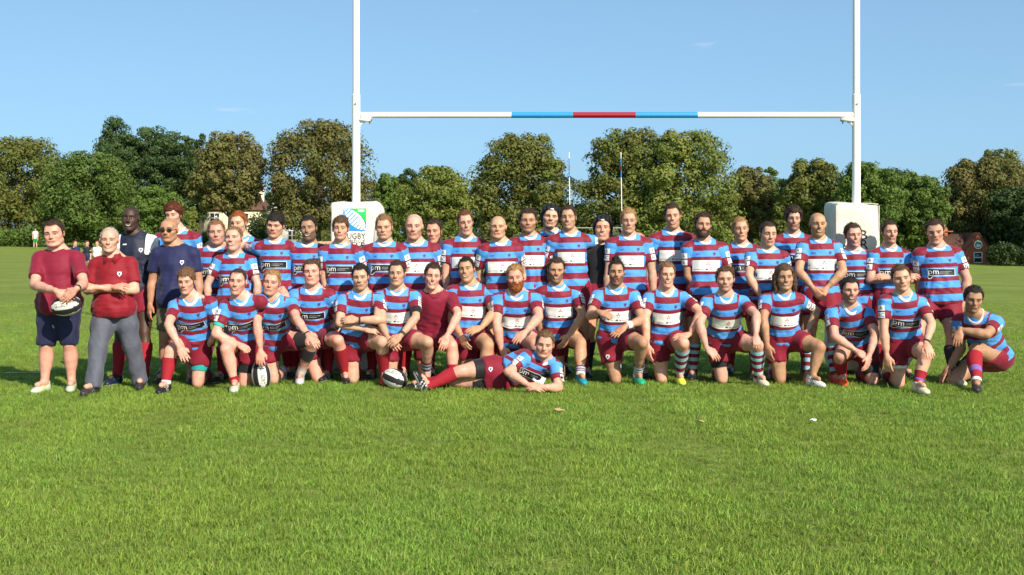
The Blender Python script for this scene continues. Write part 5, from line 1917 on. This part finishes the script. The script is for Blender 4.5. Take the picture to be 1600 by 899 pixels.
W_ = 35 * sc_           # emblem square
emb = []
em_o = padpt(554.5, 343.5, XL)
emb.append((*rect2d(W_, W_, 8, 8), 6, 0.0))
arc = [(-W_ * .5 + 0, W_ * .5)] + [(-W_ / 2 + W_ * math.sin(t) * 1.0, -W_ / 2 + W_ * math.cos(t) * 1.0) for t in np.linspace(.02, math.pi / 2, 12)]
# white ball field between two arcs, blue corner below, green corner above
ball = [(-W_ / 2 + W_ * math.sin(t), -W_ / 2 + W_ * math.cos(t)) for t in np.linspace(0, math.pi / 2, 14)] + [(W_ / 2 - W_ * math.sin(t) * .98, W_ / 2 - W_ * math.cos(t) * .98) for t in np.linspace(.05, math.pi / 2, 14)]
emb.append((*poly2d(ball), 0, .0014))
for i in range(9):                       # slanting blue bars over the white ball
    t = -.40 + i * .10
    c = np.array([t, -t]) * W_
    dd = np.array([.707, .707]); pp = np.array([-.707, .707])
    half = W_ * .42 * math.sqrt(max(.02, 1 - (t / .52) ** 2)) * .62
    q4 = [c - dd * half - pp * W_ * .020, c + dd * half * .8 - pp * W_ * .020, c + dd * half * .8 + pp * W_ * .020, c - dd * half + pp * W_ * .020]
    emb.append((*poly2d(q4), 6, .0028))
top_w = [(-W_ * .12, W_ / 2), (W_ / 2, W_ / 2), (W_ / 2, -W_ * .12)] + [(-W_ / 2 + W_ * 1.02 * math.sin(t), -W_ / 2 + W_ * 1.02 * math.cos(t)) for t in np.linspace(1.18, .40, 8)]
emb.append((*poly2d(top_w), 7, .0028))
emb.append((*rect2d(W_ * .28, W_ * .10, cx=W_ * .28, cy=W_ * .40), 0, .0042))
me = lay_print(emb, treeL, em_o, EXv, EZv, EN, far=.4)
link('emblem', me, coverL)
for body, size, px, py in (('RUGBY', .086, 553, 369.5), ('WORLD CUP', .0505, 553, 377.2), ('2015', .094, 553, 384.5)):
    V2, F2 = text2d(body, size)
    wtx = (V2[:, 0].max() - V2[:, 0].min())
    V2 = V2 * np.array([35 * sc_ / wtx, 1.0])
    me = lay_print([(V2 + d_, F2, 1, 0.0) for d_ in (np.array([0, 0]),)], treeL, padpt(px, py, XL), EXv, EZv, EN, far=.4)
    link('lettering', me, coverL)
for body, rot, px, py, size in (('B', 0, 1349.5, 368, .15), ('R', 0, 1350, 383, .15), ('e', 0, 1320, 387, .15)):  # the round e paints in a shadow of heads, the others are lettering
    V2, F2 = text2d(body, size)
    me = lay_print([(V2, F2, 1, 0.0)], treeR, padpt(px, py, XR - .05), EXv, EZv, EN, far=.4)
    if me: link('lettering', me, coverR)

# far goal at the other end
DF = 127.0
fx = (931 - 800) / F_PX * DF
zf = float(gz(fx, DF))
fg = empty('rugby_goal', (fx, DF, zf))
tag(fg, 'distant slim white rugby goal posts in front of the far trees', 'goal posts')
ztop = CAM_H + (HZ - 238) / F_PX * DF - zf
for px in (891.5, 972.5):
    x = (px - 800) / F_PX * DF - fx
    lean = -.16
    z = ztop
    for i, (L, mm) in enumerate(((.65, M_POST), (.75, M_BARBLUE), (.5, M_BARRED), (.75, M_BARBLUE), (99, M_POST))):
        z1 = max(0, z - L)
        m = MB(); m.tube([(x + lean * z1 / ztop, 0, z1), (x + lean * z / ztop, 0, z)], .048, 8); m.build('post', mm, fg, smooth=True)
        z = z1
m = MB(); m.tube([((891.5 - 800) / F_PX * DF - fx, 0, 3.0), ((972.5 - 800) / F_PX * DF - fx, 0, 3.0)], .022, 8); m.build('crossbar', M_POST, fg, smooth=True)

# ------------------------------------------------------------------ rugby balls
def rugby_ball(c, axis, facing, label, dark_ends):
    root = empty('rugby_ball', c)
    tag(root, label, 'rugby ball', 'match balls with the team')
    e = nrm(axis); f = nrm(np.array(facing) - e * (np.array(facing) @ e)); g = np.cross(e, f)
    nu, nv = 26, 40
    V, Fq, mi = [], [], []
    for i in range(nu + 1):
        t = -1 + 2 * i / nu
        al = math.asin(max(-1, min(1, t)))
        x = .145 * math.sin(al * 1.0); r = .096 * max(.0, math.cos(al)) ** .92
        for j in range(nv):
            q = 2 * math.pi * j / nv
            V.append(e * x + (f * math.cos(q) + g * math.sin(q)) * r)
    for i in range(nu):
        for j in range(nv):
            Fq.append((i * nv + j, i * nv + (j + 1) % nv, (i + 1) * nv + (j + 1) % nv, (i + 1) * nv + j))
            t = -1 + 2 * (i + .5) / nu
            q = (2 * math.pi * (j + .5) / nv)
            k = abs(((q + math.pi / 4) % (math.pi / 2)) - math.pi / 4)       # angle from a panel's middle
            lim = .52 * math.sqrt(max(0, 1 - (abs(t) / .93) ** 2.2))
            mi.append(0 if k < lim else 1)
    V = np.array(V); Fq = np.array(Fq)
    body = link('casing', mk_mesh('casing', V, [Fq], [mat('white_rubber_ball', (.68, .66, .60), rough=.55, bump=.5, bscale=160, var=.08, vscale=16), mat('black_rubber_ball', (.022, .022, .024), rough=.55, bump=.5, bscale=160)], [np.array(mi)]), root)
    tr = BVHTree.FromPolygons([Vector(v) for v in V], Fq.tolist())
    V2, F2 = text2d('GILBERT', .052)
    V2 = V2 * np.array([.165 / (V2[:, 0].max() - V2[:, 0].min()), 1.0])
    me = lay_print([(V2 * 1.0, F2, 1, -.0035)], tr, np.zeros(3), e, g * -1 if (np.cross(e, -g) @ f) > 0 else g, f, far=.2)
    if me: link('lettering', me, body)
    return root


rugby_ball(P(104, 478, 11.43), (1, -.05, .14), (0, -1, .12), 'white and black rugby ball held by the man in the maroon t-shirt', True)
_p = P(408, 590, DG(608) - .02); _p[2] = .140
rugby_ball(_p, (.10, .02, -1), (.35, -1, .1), 'white rugby ball standing on its point under a kneeling player\'s hand', False)
_p = P(617, 592, 12.15); _p[2] = .098
rugby_ball(_p, (.75, -.55, -.25), (-.25, -.55, .8), 'white and black rugby ball lying on the grass by a kneeling player\'s foot', True)

# ------------------------------------------------------------------ trees
M_LEAF = bpy.data.materials.new('tree_leaves')
M_LEAF.use_nodes = True
_nt = M_LEAF.node_tree
_b = _nt.nodes['Principled BSDF']; _b.inputs['Roughness'].default_value = .6; _b.inputs['Specular IOR Level'].default_value = .2
_a = _nt.nodes.new('ShaderNodeAttribute'); _a.attribute_name = 'Col'
_nt.links.new(_a.outputs['Color'], _b.inputs['Base Color'])
_tr = _nt.nodes.new('ShaderNodeBsdfTranslucent'); _nt.links.new(_a.outputs['Color'], _tr.inputs['Color'])
_ms = _nt.nodes.new('ShaderNodeMixShader'); _ms.inputs[0].default_value = .22
_nt.links.new(_b.outputs[0], _ms.inputs[1]); _nt.links.new(_tr.outputs[0], _ms.inputs[2]); _nt.links.new(_ms.outputs[0], _nt.nodes['Material Output'].inputs['Surface'])
M_BARK = mat('grey_brown_bark', (.075, .058, .042), rough=.9, bump=.9, bscale=6, var=.3, vscale=3)

PAL = {'green': [(.085, .125, .024), (.060, .098, .020)], 'dark': [(.040, .066, .018), (.032, .054, .015)], 'pine': [(.055, .088, .026), (.038, .066, .020)], 'olive': [(.125, .128, .030), (.090, .110, .024)],
       'brown': [(.118, .102, .032), (.095, .100, .028)], 'yellow': [(.150, .165, .034), (.105, .135, .028)], 'mixed': [(.098, .122, .026), (.115, .112, .028)], 'hedge': [(.095, .145, .026), (.070, .115, .022)], 'tan': [(.145, .126, .042), (.108, .110, .032)]}


def leaf_cloud(rs, centers, radii, per, size, pal, flat=1.0, upb=.25):
    """leaf-sized kites spread over clumps"""
    n = len(centers) * per
    ci = np.repeat(np.arange(len(centers)), per)
    d = rs.normal(size=(n, 3)); d[:, 2] += upb; d /= np.linalg.norm(d, axis=1)[:, None]
    rr = radii[ci] * rs.uniform(.35, 1.08, n) ** .6
    c = centers[ci] + d * rr[:, None] * np.array([1, 1, flat])
    nn = d + rs.normal(0, .28, (n, 3)); nn /= np.linalg.norm(nn, axis=1)[:, None]
    t = np.cross(nn, rs.normal(size=(n, 3))); t /= np.linalg.norm(t, axis=1)[:, None] + 1e-9
    b = np.cross(nn, t)
    s = size * rs.uniform(.55, 1.3, n)[:, None]
    V = np.stack([c - t * s, c + t * s * .3 - b * s * .75, c + t * s * .6 + b * s * .75], 1).reshape(-1, 3)
    F = np.arange(3 * n).reshape(-1, 3)
    p0, p1 = np.array(pal[0]) * 1.30, np.array(pal[1]) * 1.25
    ct = rs.uniform(0, 1, len(centers))[ci][:, None]
    col = (p0 * (1 - ct) + p1 * ct) * rs.uniform(.82, 1.18, n)[:, None] * np.exp(rs.normal(0, .06, (n, 3)))
    return V, F, np.repeat(col, 3, axis=0)


def tree(px, top, wpx, D, pal, label, lobes=None, base=.12, leaves=9000, size=.30, seed=0, trunk=True, name='tree', clump=.11, flat=.85, bare=0, group='trees along the far edge of the field', z0=None, cat='tree'):
    rs = np.random.RandomState(seed + 1000)
    X = (px - 800) / F_PX * D
    zb = float(gz(X, D)) if z0 is None else z0
    H = CAM_H + (HZ - top) / F_PX * D - zb
    W = wpx / F_PX * D
    root = empty(name, (X, D, zb))
    tag(root, label, cat, group)
    if lobes is None:
        lobes = [(0, .60, .46, .40)]
        for i in range(6):
            a = i / 6 * 6.28 + rs.uniform(-.3, .3)
            lobes.append((.26 * math.cos(a), .50 + .16 * math.sin(a * 1.7 + seed), .26, .24))
        lobes += [(rs.uniform(-.12, .12), .82, .24, .18)]
    cs, rad = [], []
    tot = sum(l[2] * l[3] for l in lobes)
    ncl = int(230 if clump > .08 else 300)
    for lx, lz, rx, rz in lobes:
        k = max(6, int(ncl * l_area(rx, rz) / tot))
        d = rs.normal(size=(k, 3)); d /= np.linalg.norm(d, axis=1)[:, None]
        q = rs.uniform(.62, 1.0, k) ** .5
        q = np.where(rs.rand(k) < .25, q * .6, q)
        ry = rx * .9
        c = np.stack([(lx + d[:, 0] * rx * q) * W, d[:, 1] * ry * q * W, (lz + d[:, 2] * rz * q) * H], 1)
        cs.append(c); rad.append(rs.uniform(.6, 1.35, k) * clump * min(W, H * 1.1))
    cs = np.concatenate(cs); rad = np.concatenate(rad)
    cs[:, 2] = np.maximum(cs[:, 2], base * H + rad * .6)
    ov = cs[:, 2] + rad * flat - H * .995
    cs[:, 2] -= np.maximum(ov, 0)
    per = max(12, int(leaves * 2.9) // len(cs))
    V, F, C = leaf_cloud(rs, cs, rad, per, size * .62, PAL[pal], flat)
    V[:, 2] = np.maximum(V[:, 2], .02)
    link('crown', mk_mesh('crown', V, [F], [M_LEAF], None, False, None, C), root)
    if trunk:
        m = MB()
        tr_ = max(.16, .022 * H)
        hh = .62 * H
        pts_ = [(0, 0, -.1), (.02 * H * rs.uniform(-1, 1), 0, .25 * hh), (.03 * H * rs.uniform(-1, 1), 0, .6 * hh), (0, 0, hh)]
        m.tube(pts_, [tr_ * 1.3, tr_, tr_ * .75, tr_ * .3], 9)
        for i in range(7 + bare):
            c = cs[rs.randint(len(cs))]
            s0 = np.array(pts_[1 + i % 2]) + np.array([0, 0, rs.uniform(0, .2) * hh])
            mid = lerp(s0, c, .5) + np.array([0, 0, .06 * H])
            m.tube([s0, mid, c * np.array([1, 1, .97])], [tr_ * .45, tr_ * .28, tr_ * .08], 6)
        m.build('trunk', M_BARK, root, smooth=True)
    return root


def l_area(rx, rz):
    return rx * rz


BIG = [(0, .58, .44, .38), (0, .22, .40, .20), (-.22, .16, .24, .16), (.22, .16, .24, .16), (-.24, .50, .26, .28), (.24, .52, .26, .28), (-.12, .74, .26, .22), (.14, .76, .26, .22), (0, .86, .20, .14), (-.30, .36, .20, .20), (.30, .36, .20, .22)]
TR = tree
TR(28, 212, 150, 140, 'olive', 'olive-leaved tree at the left edge with a brownish rounded top', seed=1, leaves=9000, base=.0, lobes=BIG)
TR(-60, 190, 130, 132, 'olive', 'tree cut by the left edge of the picture beside the brownish round one', seed=2, leaves=5000, base=.0, lobes=BIG)
TR(140, 236, 158, 122, 'green', 'broad dense mid-green tree behind the red polo shirt', seed=3, leaves=13000, base=.03, lobes=[(0, .48, .48, .48), (-.2, .36, .3, .34), (.22, .36, .28, .34), (0, .74, .3, .22)], size=.26)
TR(236, 196, 180, 150, 'pine', 'wide dark pine spreading behind the navy training top', seed=4, leaves=12000, lobes=[(0, .72, .44, .14), (.22, .62, .26, .14), (-.26, .70, .24, .16), (.05, .85, .30, .12), (.18, .48, .26, .12), (-.1, .50, .25, .14)], size=.30, clump=.075, flat=.55, bare=6)
TR(180, 180, 62, 156, 'pine', 'pointed dark pine top rising above the wide pine', seed=5, leaves=5000, lobes=[(0, .84, .34, .13), (0, .70, .48, .14), (0, .5, .5, .2)], clump=.16, size=.28)
TR(247, 288, 84, 118, 'hedge', 'small fresh green tree behind the man in sunglasses', seed=6, leaves=6000, base=.02, size=.24)
TR(312, 208, 62, 160, 'dark', 'narrow dark tree between the pine and the tan-leaved tree', seed=7, leaves=5000, base=.05)
TR(356, 203, 122, 138, 'tan', 'tan-brown tree hanging over the cream house', seed=8, leaves=9000, base=.30, bare=4, lobes=[(0, .62, .42, .30), (-.26, .50, .24, .18), (.2, .52, .28, .2), (.06, .84, .30, .14), (-.1, .74, .26, .18), (.3, .68, .18, .16)])
TR(300, 322, 22, 112, 'yellow', 'small upright yellow-green conifer beside the person in sunglasses', seed=9, leaves=2500, lobes=[(0, .5, .42, .48), (0, .75, .3, .24)], base=.0, size=.18, trunk=False)
TR(497, 186, 168, 135, 'brown', 'large russet brown tree left of the near left post', seed=10, leaves=13000, base=.16, bare=10, lobes=BIG)
TR(606, 270, 62, 140, 'hedge', 'small bright green tree just right of the left post', seed=11, leaves=5000, base=.02)
TR(681, 258, 118, 128, 'yellow', 'yellow-green bushy tree just right of the emblem pad', seed=12, leaves=9000, base=.02, size=.27)
TR(640, 262, 60, 150, 'dark', 'dark tree between the bright green and yellow-green ones', seed=13, leaves=4000, base=.05)
TR(815, 206, 160, 135, 'mixed', 'tall green tree in the middle with reddish tints, left of a far goal post', seed=14, leaves=13000, base=.0, lobes=BIG)
TR(972, 197, 140, 132, 'mixed', 'tall rounded tree right behind the far goal', seed=15, leaves=11000, base=.0, lobes=BIG)
TR(1062, 201, 168, 130, 'yellow', 'broad tall yellow-green tree behind the wrist-strapped player', seed=16, leaves=12000, base=.0, lobes=BIG)
TR(1172, 258, 88, 134, 'brown', 'smaller brown-tinged tree right of the wrist-strapped player', seed=17, leaves=6000, base=.04)
TR(1203, 260, 50, 145, 'hedge', 'slim light green tree behind the brown-tinged one', seed=18, leaves=3500, base=.04)
TR(1268, 247, 112, 128, 'olive', 'spreading olive tree left of the right post', seed=19, leaves=9000, base=.06, bare=5)
TR(1358, 252, 108, 122, 'hedge', 'dense fresh green tree right of the right post', seed=20, leaves=9000, base=.0, size=.25)
TR(1432, 268, 100, 126, 'green', 'dark green rounded tree sloping down towards the brick lodge', seed=21, leaves=8000, base=.0)
TR(1400, 262, 110, 142, 'dark', 'shadowy tree behind the dense green ones on the right', seed=22, leaves=6000, base=.0)
TR(1535, 243, 140, 134, 'brown', 'large brown-tinged tree above the brick lodge', seed=23, leaves=11000, base=.18, bare=6, lobes=BIG)
TR(1566, 228, 96, 146, 'olive', 'highest olive tree behind the brown-tinged one at the right', seed=24, leaves=6000, base=.25)
TR(1592, 290, 110, 128, 'dark', 'dark overhanging tree at the right edge of the picture', seed=25, leaves=9000, base=.02)
TR(1745, 215, 150, 116, 'olive', 'unseen tree beyond the right edge, added to shade the brick lodge', seed=26, leaves=6000, base=.05)  # out of view, added so that its shadow falls on the lodge
for i, (px, tp, w, D_) in enumerate(((-150, 215, 130, 138), (-250, 235, 120, 134), (1850, 245, 130, 130), (1960, 235, 140, 136))):
    TR(px, tp, w, D_, ('olive', 'green', 'green', 'olive')[i], ('olive tree just outside the left edge', 'green tree further outside the left edge', 'green tree just outside the right edge', 'olive tree further outside the right edge')[i], seed=90 + i, leaves=3500, base=.0, size=.42)
# darker trees further back closing the gaps
for i, (px, tp, w) in enumerate(((60, 262, 130), (200, 268, 120), (330, 300, 110), (430, 300, 100), (560, 312, 110), (740, 300, 110), (885, 318, 90), (1010, 300, 120), (1130, 300, 110), (1240, 305, 110), (1330, 300, 110), (1480, 300, 110), (1600, 300, 120))):
    place = ['behind the left men', 'behind the wide pine', 'behind the tan tree', 'behind the cream house', 'behind the left post', 'left of the tall middle tree', 'in the gap beside the far goal', 'behind the far goal trees', 'behind the wrist-strapped player', 'behind the olive tree', 'behind the right post', 'behind the brick lodge chimney', 'behind the lodge on the right'][i]
    TR(px, tp, w, 178, 'dark', 'dim background tree ' + place, seed=40 + i, leaves=2300, base=.0, size=.42, trunk=False, group='dim trees behind the front line of trees')
# low shrubs along the field edge, most coloured dark in place of tree shade
SH = ((12, 352, 60, 'hedge'), (48, 345, 40, 'green'), (100, 352, 70, 'dark'), (165, 350, 60, 'dark'), (225, 345, 60, 'dark'), (282, 352, 50, 'dark'), (330, 355, 40, 'hedge'), (408, 318, 48, 'dark'), (505, 345, 90, 'olive'), (585, 350, 50, 'dark'), (650, 352, 60, 'dark'), (720, 348, 70, 'dark'), (790, 350, 70, 'dark'), (860, 352, 60, 'dark'), (925, 352, 60, 'dark'), (1000, 350, 80, 'dark'), (1085, 350, 90, 'green'), (1170, 350, 80, 'mixed'), (1260, 355, 80, 'dark'), (1345, 350, 80, 'green'), (1420, 352, 80, 'green'), (1478, 362, 50, 'dark'), (1568, 372, 50, 'dark'), (1610, 372, 50, 'dark'))
for i, (px, tp, w, pal_) in enumerate(SH):
    side = 'left of' if px < 550 else ('between' if px < 1330 else 'right of')
    who = ['at the left edge', 'beside the bench', 'behind the ball holder', 'behind the red polo shirt', 'behind the sunglasses man', 'right of the person in sunglasses', 'below the tan tree', 'in front of the cream house', 'below the russet tree', 'right of the left post pad', 'behind the first white-panel player', 'behind the second white-panel player', 'behind the third white-panel player', 'behind the left scrum cap', 'behind the black top', 'right of the black top', 'behind the wrist-strapped player', 'left of the clasped-hands player', 'left of the right pad', 'right of the right pad', 'behind the folded-arms player', 'beside the brick lodge chimney', 'right of the brick lodge', 'at the right edge'][i]
    lab = f"low {({'hedge': 'bright green', 'green': 'mid-green', 'dark': 'dark', 'olive': 'olive', 'mixed': 'brownish'})[pal_]} shrub at the field edge {who}"
    TR(px, tp + 4, w, 150 + (i % 3) * 3 if 2 <= i < 22 else 120, pal_, lab, seed=70 + i, leaves=1300, base=.0, size=.22, trunk=False, name='shrub', cat='shrub', clump=.16, group='shrubs along the field edge', lobes=[(0, .45, .48, .45), (-.2, .4, .28, .36), (.22, .42, .28, .36)])

# ------------------------------------------------------------------ houses behind the trees
M_CREAM = mat('cream_render', (.72, .66, .46), rough=.85, var=.06, vscale=2)
M_WWALL = mat('white_render', (.70, .68, .64), rough=.85, var=.06, vscale=2)
M_TILE = mat('brown_roof_tile', (.13, .070, .045), rough=.85, bump=.6, bscale=5, var=.25, vscale=4)
M_SLATE = mat('grey_slate', (.16, .18, .21), rough=.7, bump=.5, bscale=5, var=.2, vscale=4)
M_GLASS = mat('dark_window_glass', (.02, .025, .03), rough=.08, spec=.8)
M_FRAME = mat('white_window_frame', (.75, .75, .72), rough=.5)
M_BRICK = mat('red_brick', (.26, .075, .045), rough=.9, bump=.6, bscale=14, var=.22, vscale=9)
M_TERRA = mat('terracotta', (.36, .11, .05), rough=.85, var=.15, vscale=6)


def window(parent, x, z, w, h, y, bars=1):
    m = MB(); m.box((x - w / 2, y - .03, z - h / 2), (x + w / 2, y + .02, z + h / 2))
    win = m.build('window', M_GLASS, parent)
    m = MB()
    t = .07
    for xx in np.linspace(x - w / 2, x + w / 2, bars + 2):
        m.box((xx - t / 2, y - .07, z - h / 2), (xx + t / 2, y - .032, z + h / 2))
    for k_, zz in enumerate((z - h / 2, z, z + h / 2)):
        m.box((x - w / 2 - t / 2, y - .074, zz - t / 2), (x + w / 2 + t / 2, y - .031, zz + t / 2))
    m.build('frame', M_FRAME, win)
    return win


def house(pxc, D, w, depth, eave, ridge, wallm, roofm, label, wins, chims, gable_front=False):
    X = (pxc - 800) / F_PX * D
    z0 = float(gz(X, D))
    root = empty('house', (X, D, z0))
    tag(root, label, 'house')
    m = MB(); m.box((-w / 2, 0, 0), (w / 2, depth, eave)); m.build('wall', wallm, root)
    o = .35
    m = MB()
    if gable_front:
        V = [(-w / 2 - o, -o, eave - .1), (0, -o, ridge), (w / 2 + o, -o, eave - .1), (-w / 2 - o, depth + o, eave - .1), (0, depth + o, ridge), (w / 2 + o, depth + o, eave - .1)]
        m.add(V, [[0, 1, 4, 3], [1, 2, 5, 4]], 0)
        m.add(np.array(V) - np.array([0, 0, .14]), [[3, 4, 1, 0], [4, 5, 2, 1]], 0)
        g_ = MB(); g_.add([(-w / 2, 0.0, eave), (w / 2, 0.0, eave), (0, 0.0, ridge - .25), (-w / 2, depth, eave), (w / 2, depth, eave), (0, depth, ridge - .25)], [[0, 1, 2], [4, 3, 5]], 0)
        g_.build('gable', wallm, root)
    else:
        V = [(-w / 2 - o, -o, eave - .1), (w / 2 + o, -o, eave - .1), (w / 2 - .8, depth / 2, ridge), (-w / 2 + .8, depth / 2, ridge), (-w / 2 - o, depth + o, eave - .1), (w / 2 + o, depth + o, eave - .1)]
        m.add(V, [[0, 1, 2, 3], [5, 4, 3, 2]], 0)
        m.add(V, [[1, 5, 2], [4, 0, 3]], 0)
        m.box((-w / 2 - o, -o, eave - .22), (w / 2 + o, depth + o, eave - .101))
    roof = m.build('roof', roofm, root)
    for cx_, zt in chims:
        m = MB(); m.box((cx_ - .38, depth / 2 - .4, eave), (cx_ + .38, depth / 2 + .4, zt)); ch = m.build('chimney', wallm, roof)
        m = MB()
        m.box((cx_ - .44, depth / 2 - .46, zt), (cx_ + .44, depth / 2 + .46, zt + .18))
        for q_ in (-.2, .2): m.tube([(cx_ + q_, depth / 2, zt + .18), (cx_ + q_, depth / 2, zt + .75)], [.13, .11], 8)
        m.build('chimney_pot', M_TERRA, roof)
    for (x, z, ww, hh, b_) in wins:
        window(root, x, z, ww, hh, 0.0, b_)
    return root


house(362, 165, 7.6, 7, 4.9, 7.4, M_CREAM, M_TILE, 'cream rendered house with brown roof half hidden under the tan tree', [(-2.3, 3.6, 1.3, 1.3, 1), (1.6, 3.6, 1.3, 1.3, 1), (-2.3, 1.3, 1.3, 1.4, 1)], [(3.3, 7.6)])
house(450, 160, 6.0, 7, 4.6, 6.6, M_WWALL, M_SLATE, 'pale house with grey slate roof behind the arms-spread player', [(.6, 3.4, .9, 1.6, 0), (2.2, 3.4, .8, 1.6, 0), (.8, 1.4, 1.6, 1.2, 2)], [(-2.4, 7.4)], gable_front=True)

# brick lodge at the right edge of the field
DL = 127.0
XLd = (1529 - 800) / F_PX * DL
zl = float(gz(XLd, DL))
lodge = empty('brick_lodge', (XLd, DL, zl))
tag(lodge, 'small red brick lodge with steep gable, round plaque and sash window', 'building')
wl, he, hr = 2.5, 1.65, 3.25
m = MB()
m.add([(-wl / 2, 0, 0), (wl / 2, 0, 0), (wl / 2, 0, he), (0, 0, hr), (-wl / 2, 0, he)], [[0, 1, 2], [0, 2, 4], [4, 2, 3]], 0)
m.box((-wl / 2, .004, 0), (wl / 2, 5, he))
m.build('wall', M_BRICK, lodge)
m = MB()
for e in (-1, 1):
    V = [(0, -.12, hr + .05), (e * (wl / 2 + .15), -.12, he - .12), (e * (wl / 2 + .15), 5.1, he - .12), (0, 5.1, hr + .05)]
    m.add(V + [(x, y, z - .10) for x, y, z in V], [[0, 1, 2, 3], [7, 6, 5, 4], [0, 4, 5, 1], [1, 5, 6, 2]], 0)
m.build('roof', mat('dark_red_roof_tile', (.10, .045, .032), rough=.85, bump=.6, bscale=6, var=.25, vscale=4), lodge)
m = MB(); m.box((-4.3, 1.2, 0), (-wl / 2 - .02, 4.6, he)); m.build('side_wing', M_BRICK, lodge)
m = MB(); m.add([(-4.5, 1.0, he - .05), (-wl / 2 + .2, 1.0, he - .05), (-wl / 2 + .6, 2.9, hr - .1), (-4.1, 2.9, hr - .1), (-4.5, 4.8, he - .05), (-wl / 2 + .2, 4.8, he - .05)], [[0, 1, 2, 3], [5, 4, 3, 2]], 0); m.add([(-4.5, 1.0, he - .05), (-4.1, 2.9, hr - .1), (-4.5, 4.8, he - .05)], [[0, 1, 2]], 0)
m.build('roof', MATS['dark_red_roof_tile'], lodge)
m = MB(); m.box((-2.75, 2.6, hr - .6), (-2.3, 3.1, hr + .45)); m.box((-2.85, 2.5, hr + .10), (-1.75, 3.2, hr + .22)); m.tube([(-2.52, 2.85, hr + .45), (-2.52, 2.85, hr + .62)], [.26, .22], 8)
ch = m.build('chimney', M_TERRA, lodge)
m = MB(); m.tube([(-2.55, 2.85, hr + .6), (-2.55, 2.85, hr + 1.05)], [.07, .07], 8); m.build('chimney_pot', M_FRAME, lodge)
window(lodge, -.08, .68, .84, 1.06, 0.0, 0)
m = MB(); m.tube([(-.05, -.06, 2.02), (-.05, -.01, 2.02)], .44, 24); pl = m.build('plaque', M_FRAME, lodge)
m = MB(); m.tube([(-.05, -.075, 2.02), (-.05, -.062, 2.02)], .36, 24); m.build('plaque_face', mat('green_plaque', srgb(70, 140, 115), rough=.6), pl)
m = MB(); m.box((-.30, -.085, 1.82), (.20, -.076, 1.90)); m.tube([(-.12, -.085, 1.98), (-.12, -.076, 1.98)], .10, 10); m.tube([(.08, -.085, 1.96), (.08, -.076, 1.96)], .08, 10); m.build('plaque_motif', M_FRAME, pl)

# bench and people at the far left, a post near the right-hand trees
DBn = 133.0
Xb = (34 - 800) / F_PX * DBn
zb_ = float(gz(Xb, DBn))
bench = empty('park_bench', (Xb, DBn, zb_))
bench.rotation_euler = (0, 0, .35)
tag(bench, 'dark slatted park bench on the far bank at the left', 'bench')
M_BENCH = mat('blue_grey_bench', (.07, .085, .11), rough=.5)
for i in range(3):
    m = MB(); m.box((-.75, -.25 + i * .16, .42), (.75, -.12 + i * .16, .46)); m.build('seat_slat', M_BENCH, bench)
for i in range(3):
    m = MB(); m.box((-.75, .24 + i * .04, .55 + i * .14), (.75, .27 + i * .04, .66 + i * .14)); m.build('back_slat', M_BENCH, bench)
for x in (-.65, .65):
    for y in (-.22, .22):
        m = MB(); m.box((x - .035, y - .035, 0), (x + .035, y + .035, .42 if y < 0 else .95)); m.build('leg', M_BENCH, bench)
FARG = 'onlookers far behind the team'
stand('F1', 55, 357, 55, 118.0, 'distant onlooker in white top and green shorts beside the bench', style='short', hc='dark', top='whitetee', bottom='green', sock=None, group=FARG, hs=1.05, kmin=.9, hyaw=60)
stand('F2', 117, 376, 118, 52.0, 'distant child in navy top between the two leftmost men, nearer the ball holder', style='short', hc='redbrown', top='navytee', bottom='long_shorts', sock=None, group=FARG, hs=1.0, kmin=.55, hyaw=50)
stand('F3', 136, 376, 135, 52.0, 'distant child in dark clothes between the two leftmost men, in the middle', style='short', hc='brown', top='blacktop', bottom='long_shorts', sock=None, group=FARG, hs=1.0, kmin=.55, hyaw=30)
stand('F4', 152, 376, 151, 52.0, 'distant child in white top beside the head above the red polo shirt', style='short', hc='brown', top='whitetee', bottom='long_shorts', sock=None, group=FARG, hs=1.0, kmin=.55)

# scraps on the grass
for px, py, nm_, lab, c_, r_ in ((1270, 664, 'paper_scrap', 'small white scrap of paper on the grass at lower right', (.75, .75, .73), .020), (875, 647, 'dry_leaf', 'curled pale brown leaf on the grass below the lying player', (.42, .30, .15), .030), (1095, 666, 'dry_leaf', 'small tan leaf on the grass right of centre', (.40, .28, .14), .020)):
    d_ = DG(py)
    p = P(px, py, d_)
    rs = np.random.RandomState(px)
    m = MB()
    th = np.linspace(0, 2 * math.pi, 11)[:-1]
    ring = np.stack([r_ * 1.5 * np.cos(th) * rs.uniform(.7, 1.2, 10), r_ * np.sin(th) * rs.uniform(.7, 1.2, 10), .030 + rs.uniform(0, .018, 10)], 1)
    inner = ring * np.array([.5, .5, 1]) + np.array([0, 0, .008])
    Vv = np.vstack([ring, inner, [[0, 0, .036]]])
    m.add(Vv, [[i, (i + 1) % 10, 10 + (i + 1) % 10, 10 + i] for i in range(10)], 0)
    m.add(Vv, [[10 + i, 10 + (i + 1) % 10, 20] for i in range(10)], 0)
    tag(m.build(nm_, mat('scrap_' + str(px), c_, rough=.8), None, (p[0], p[1], 0.0)), lab, 'litter' if 'paper' in nm_ else 'leaf')
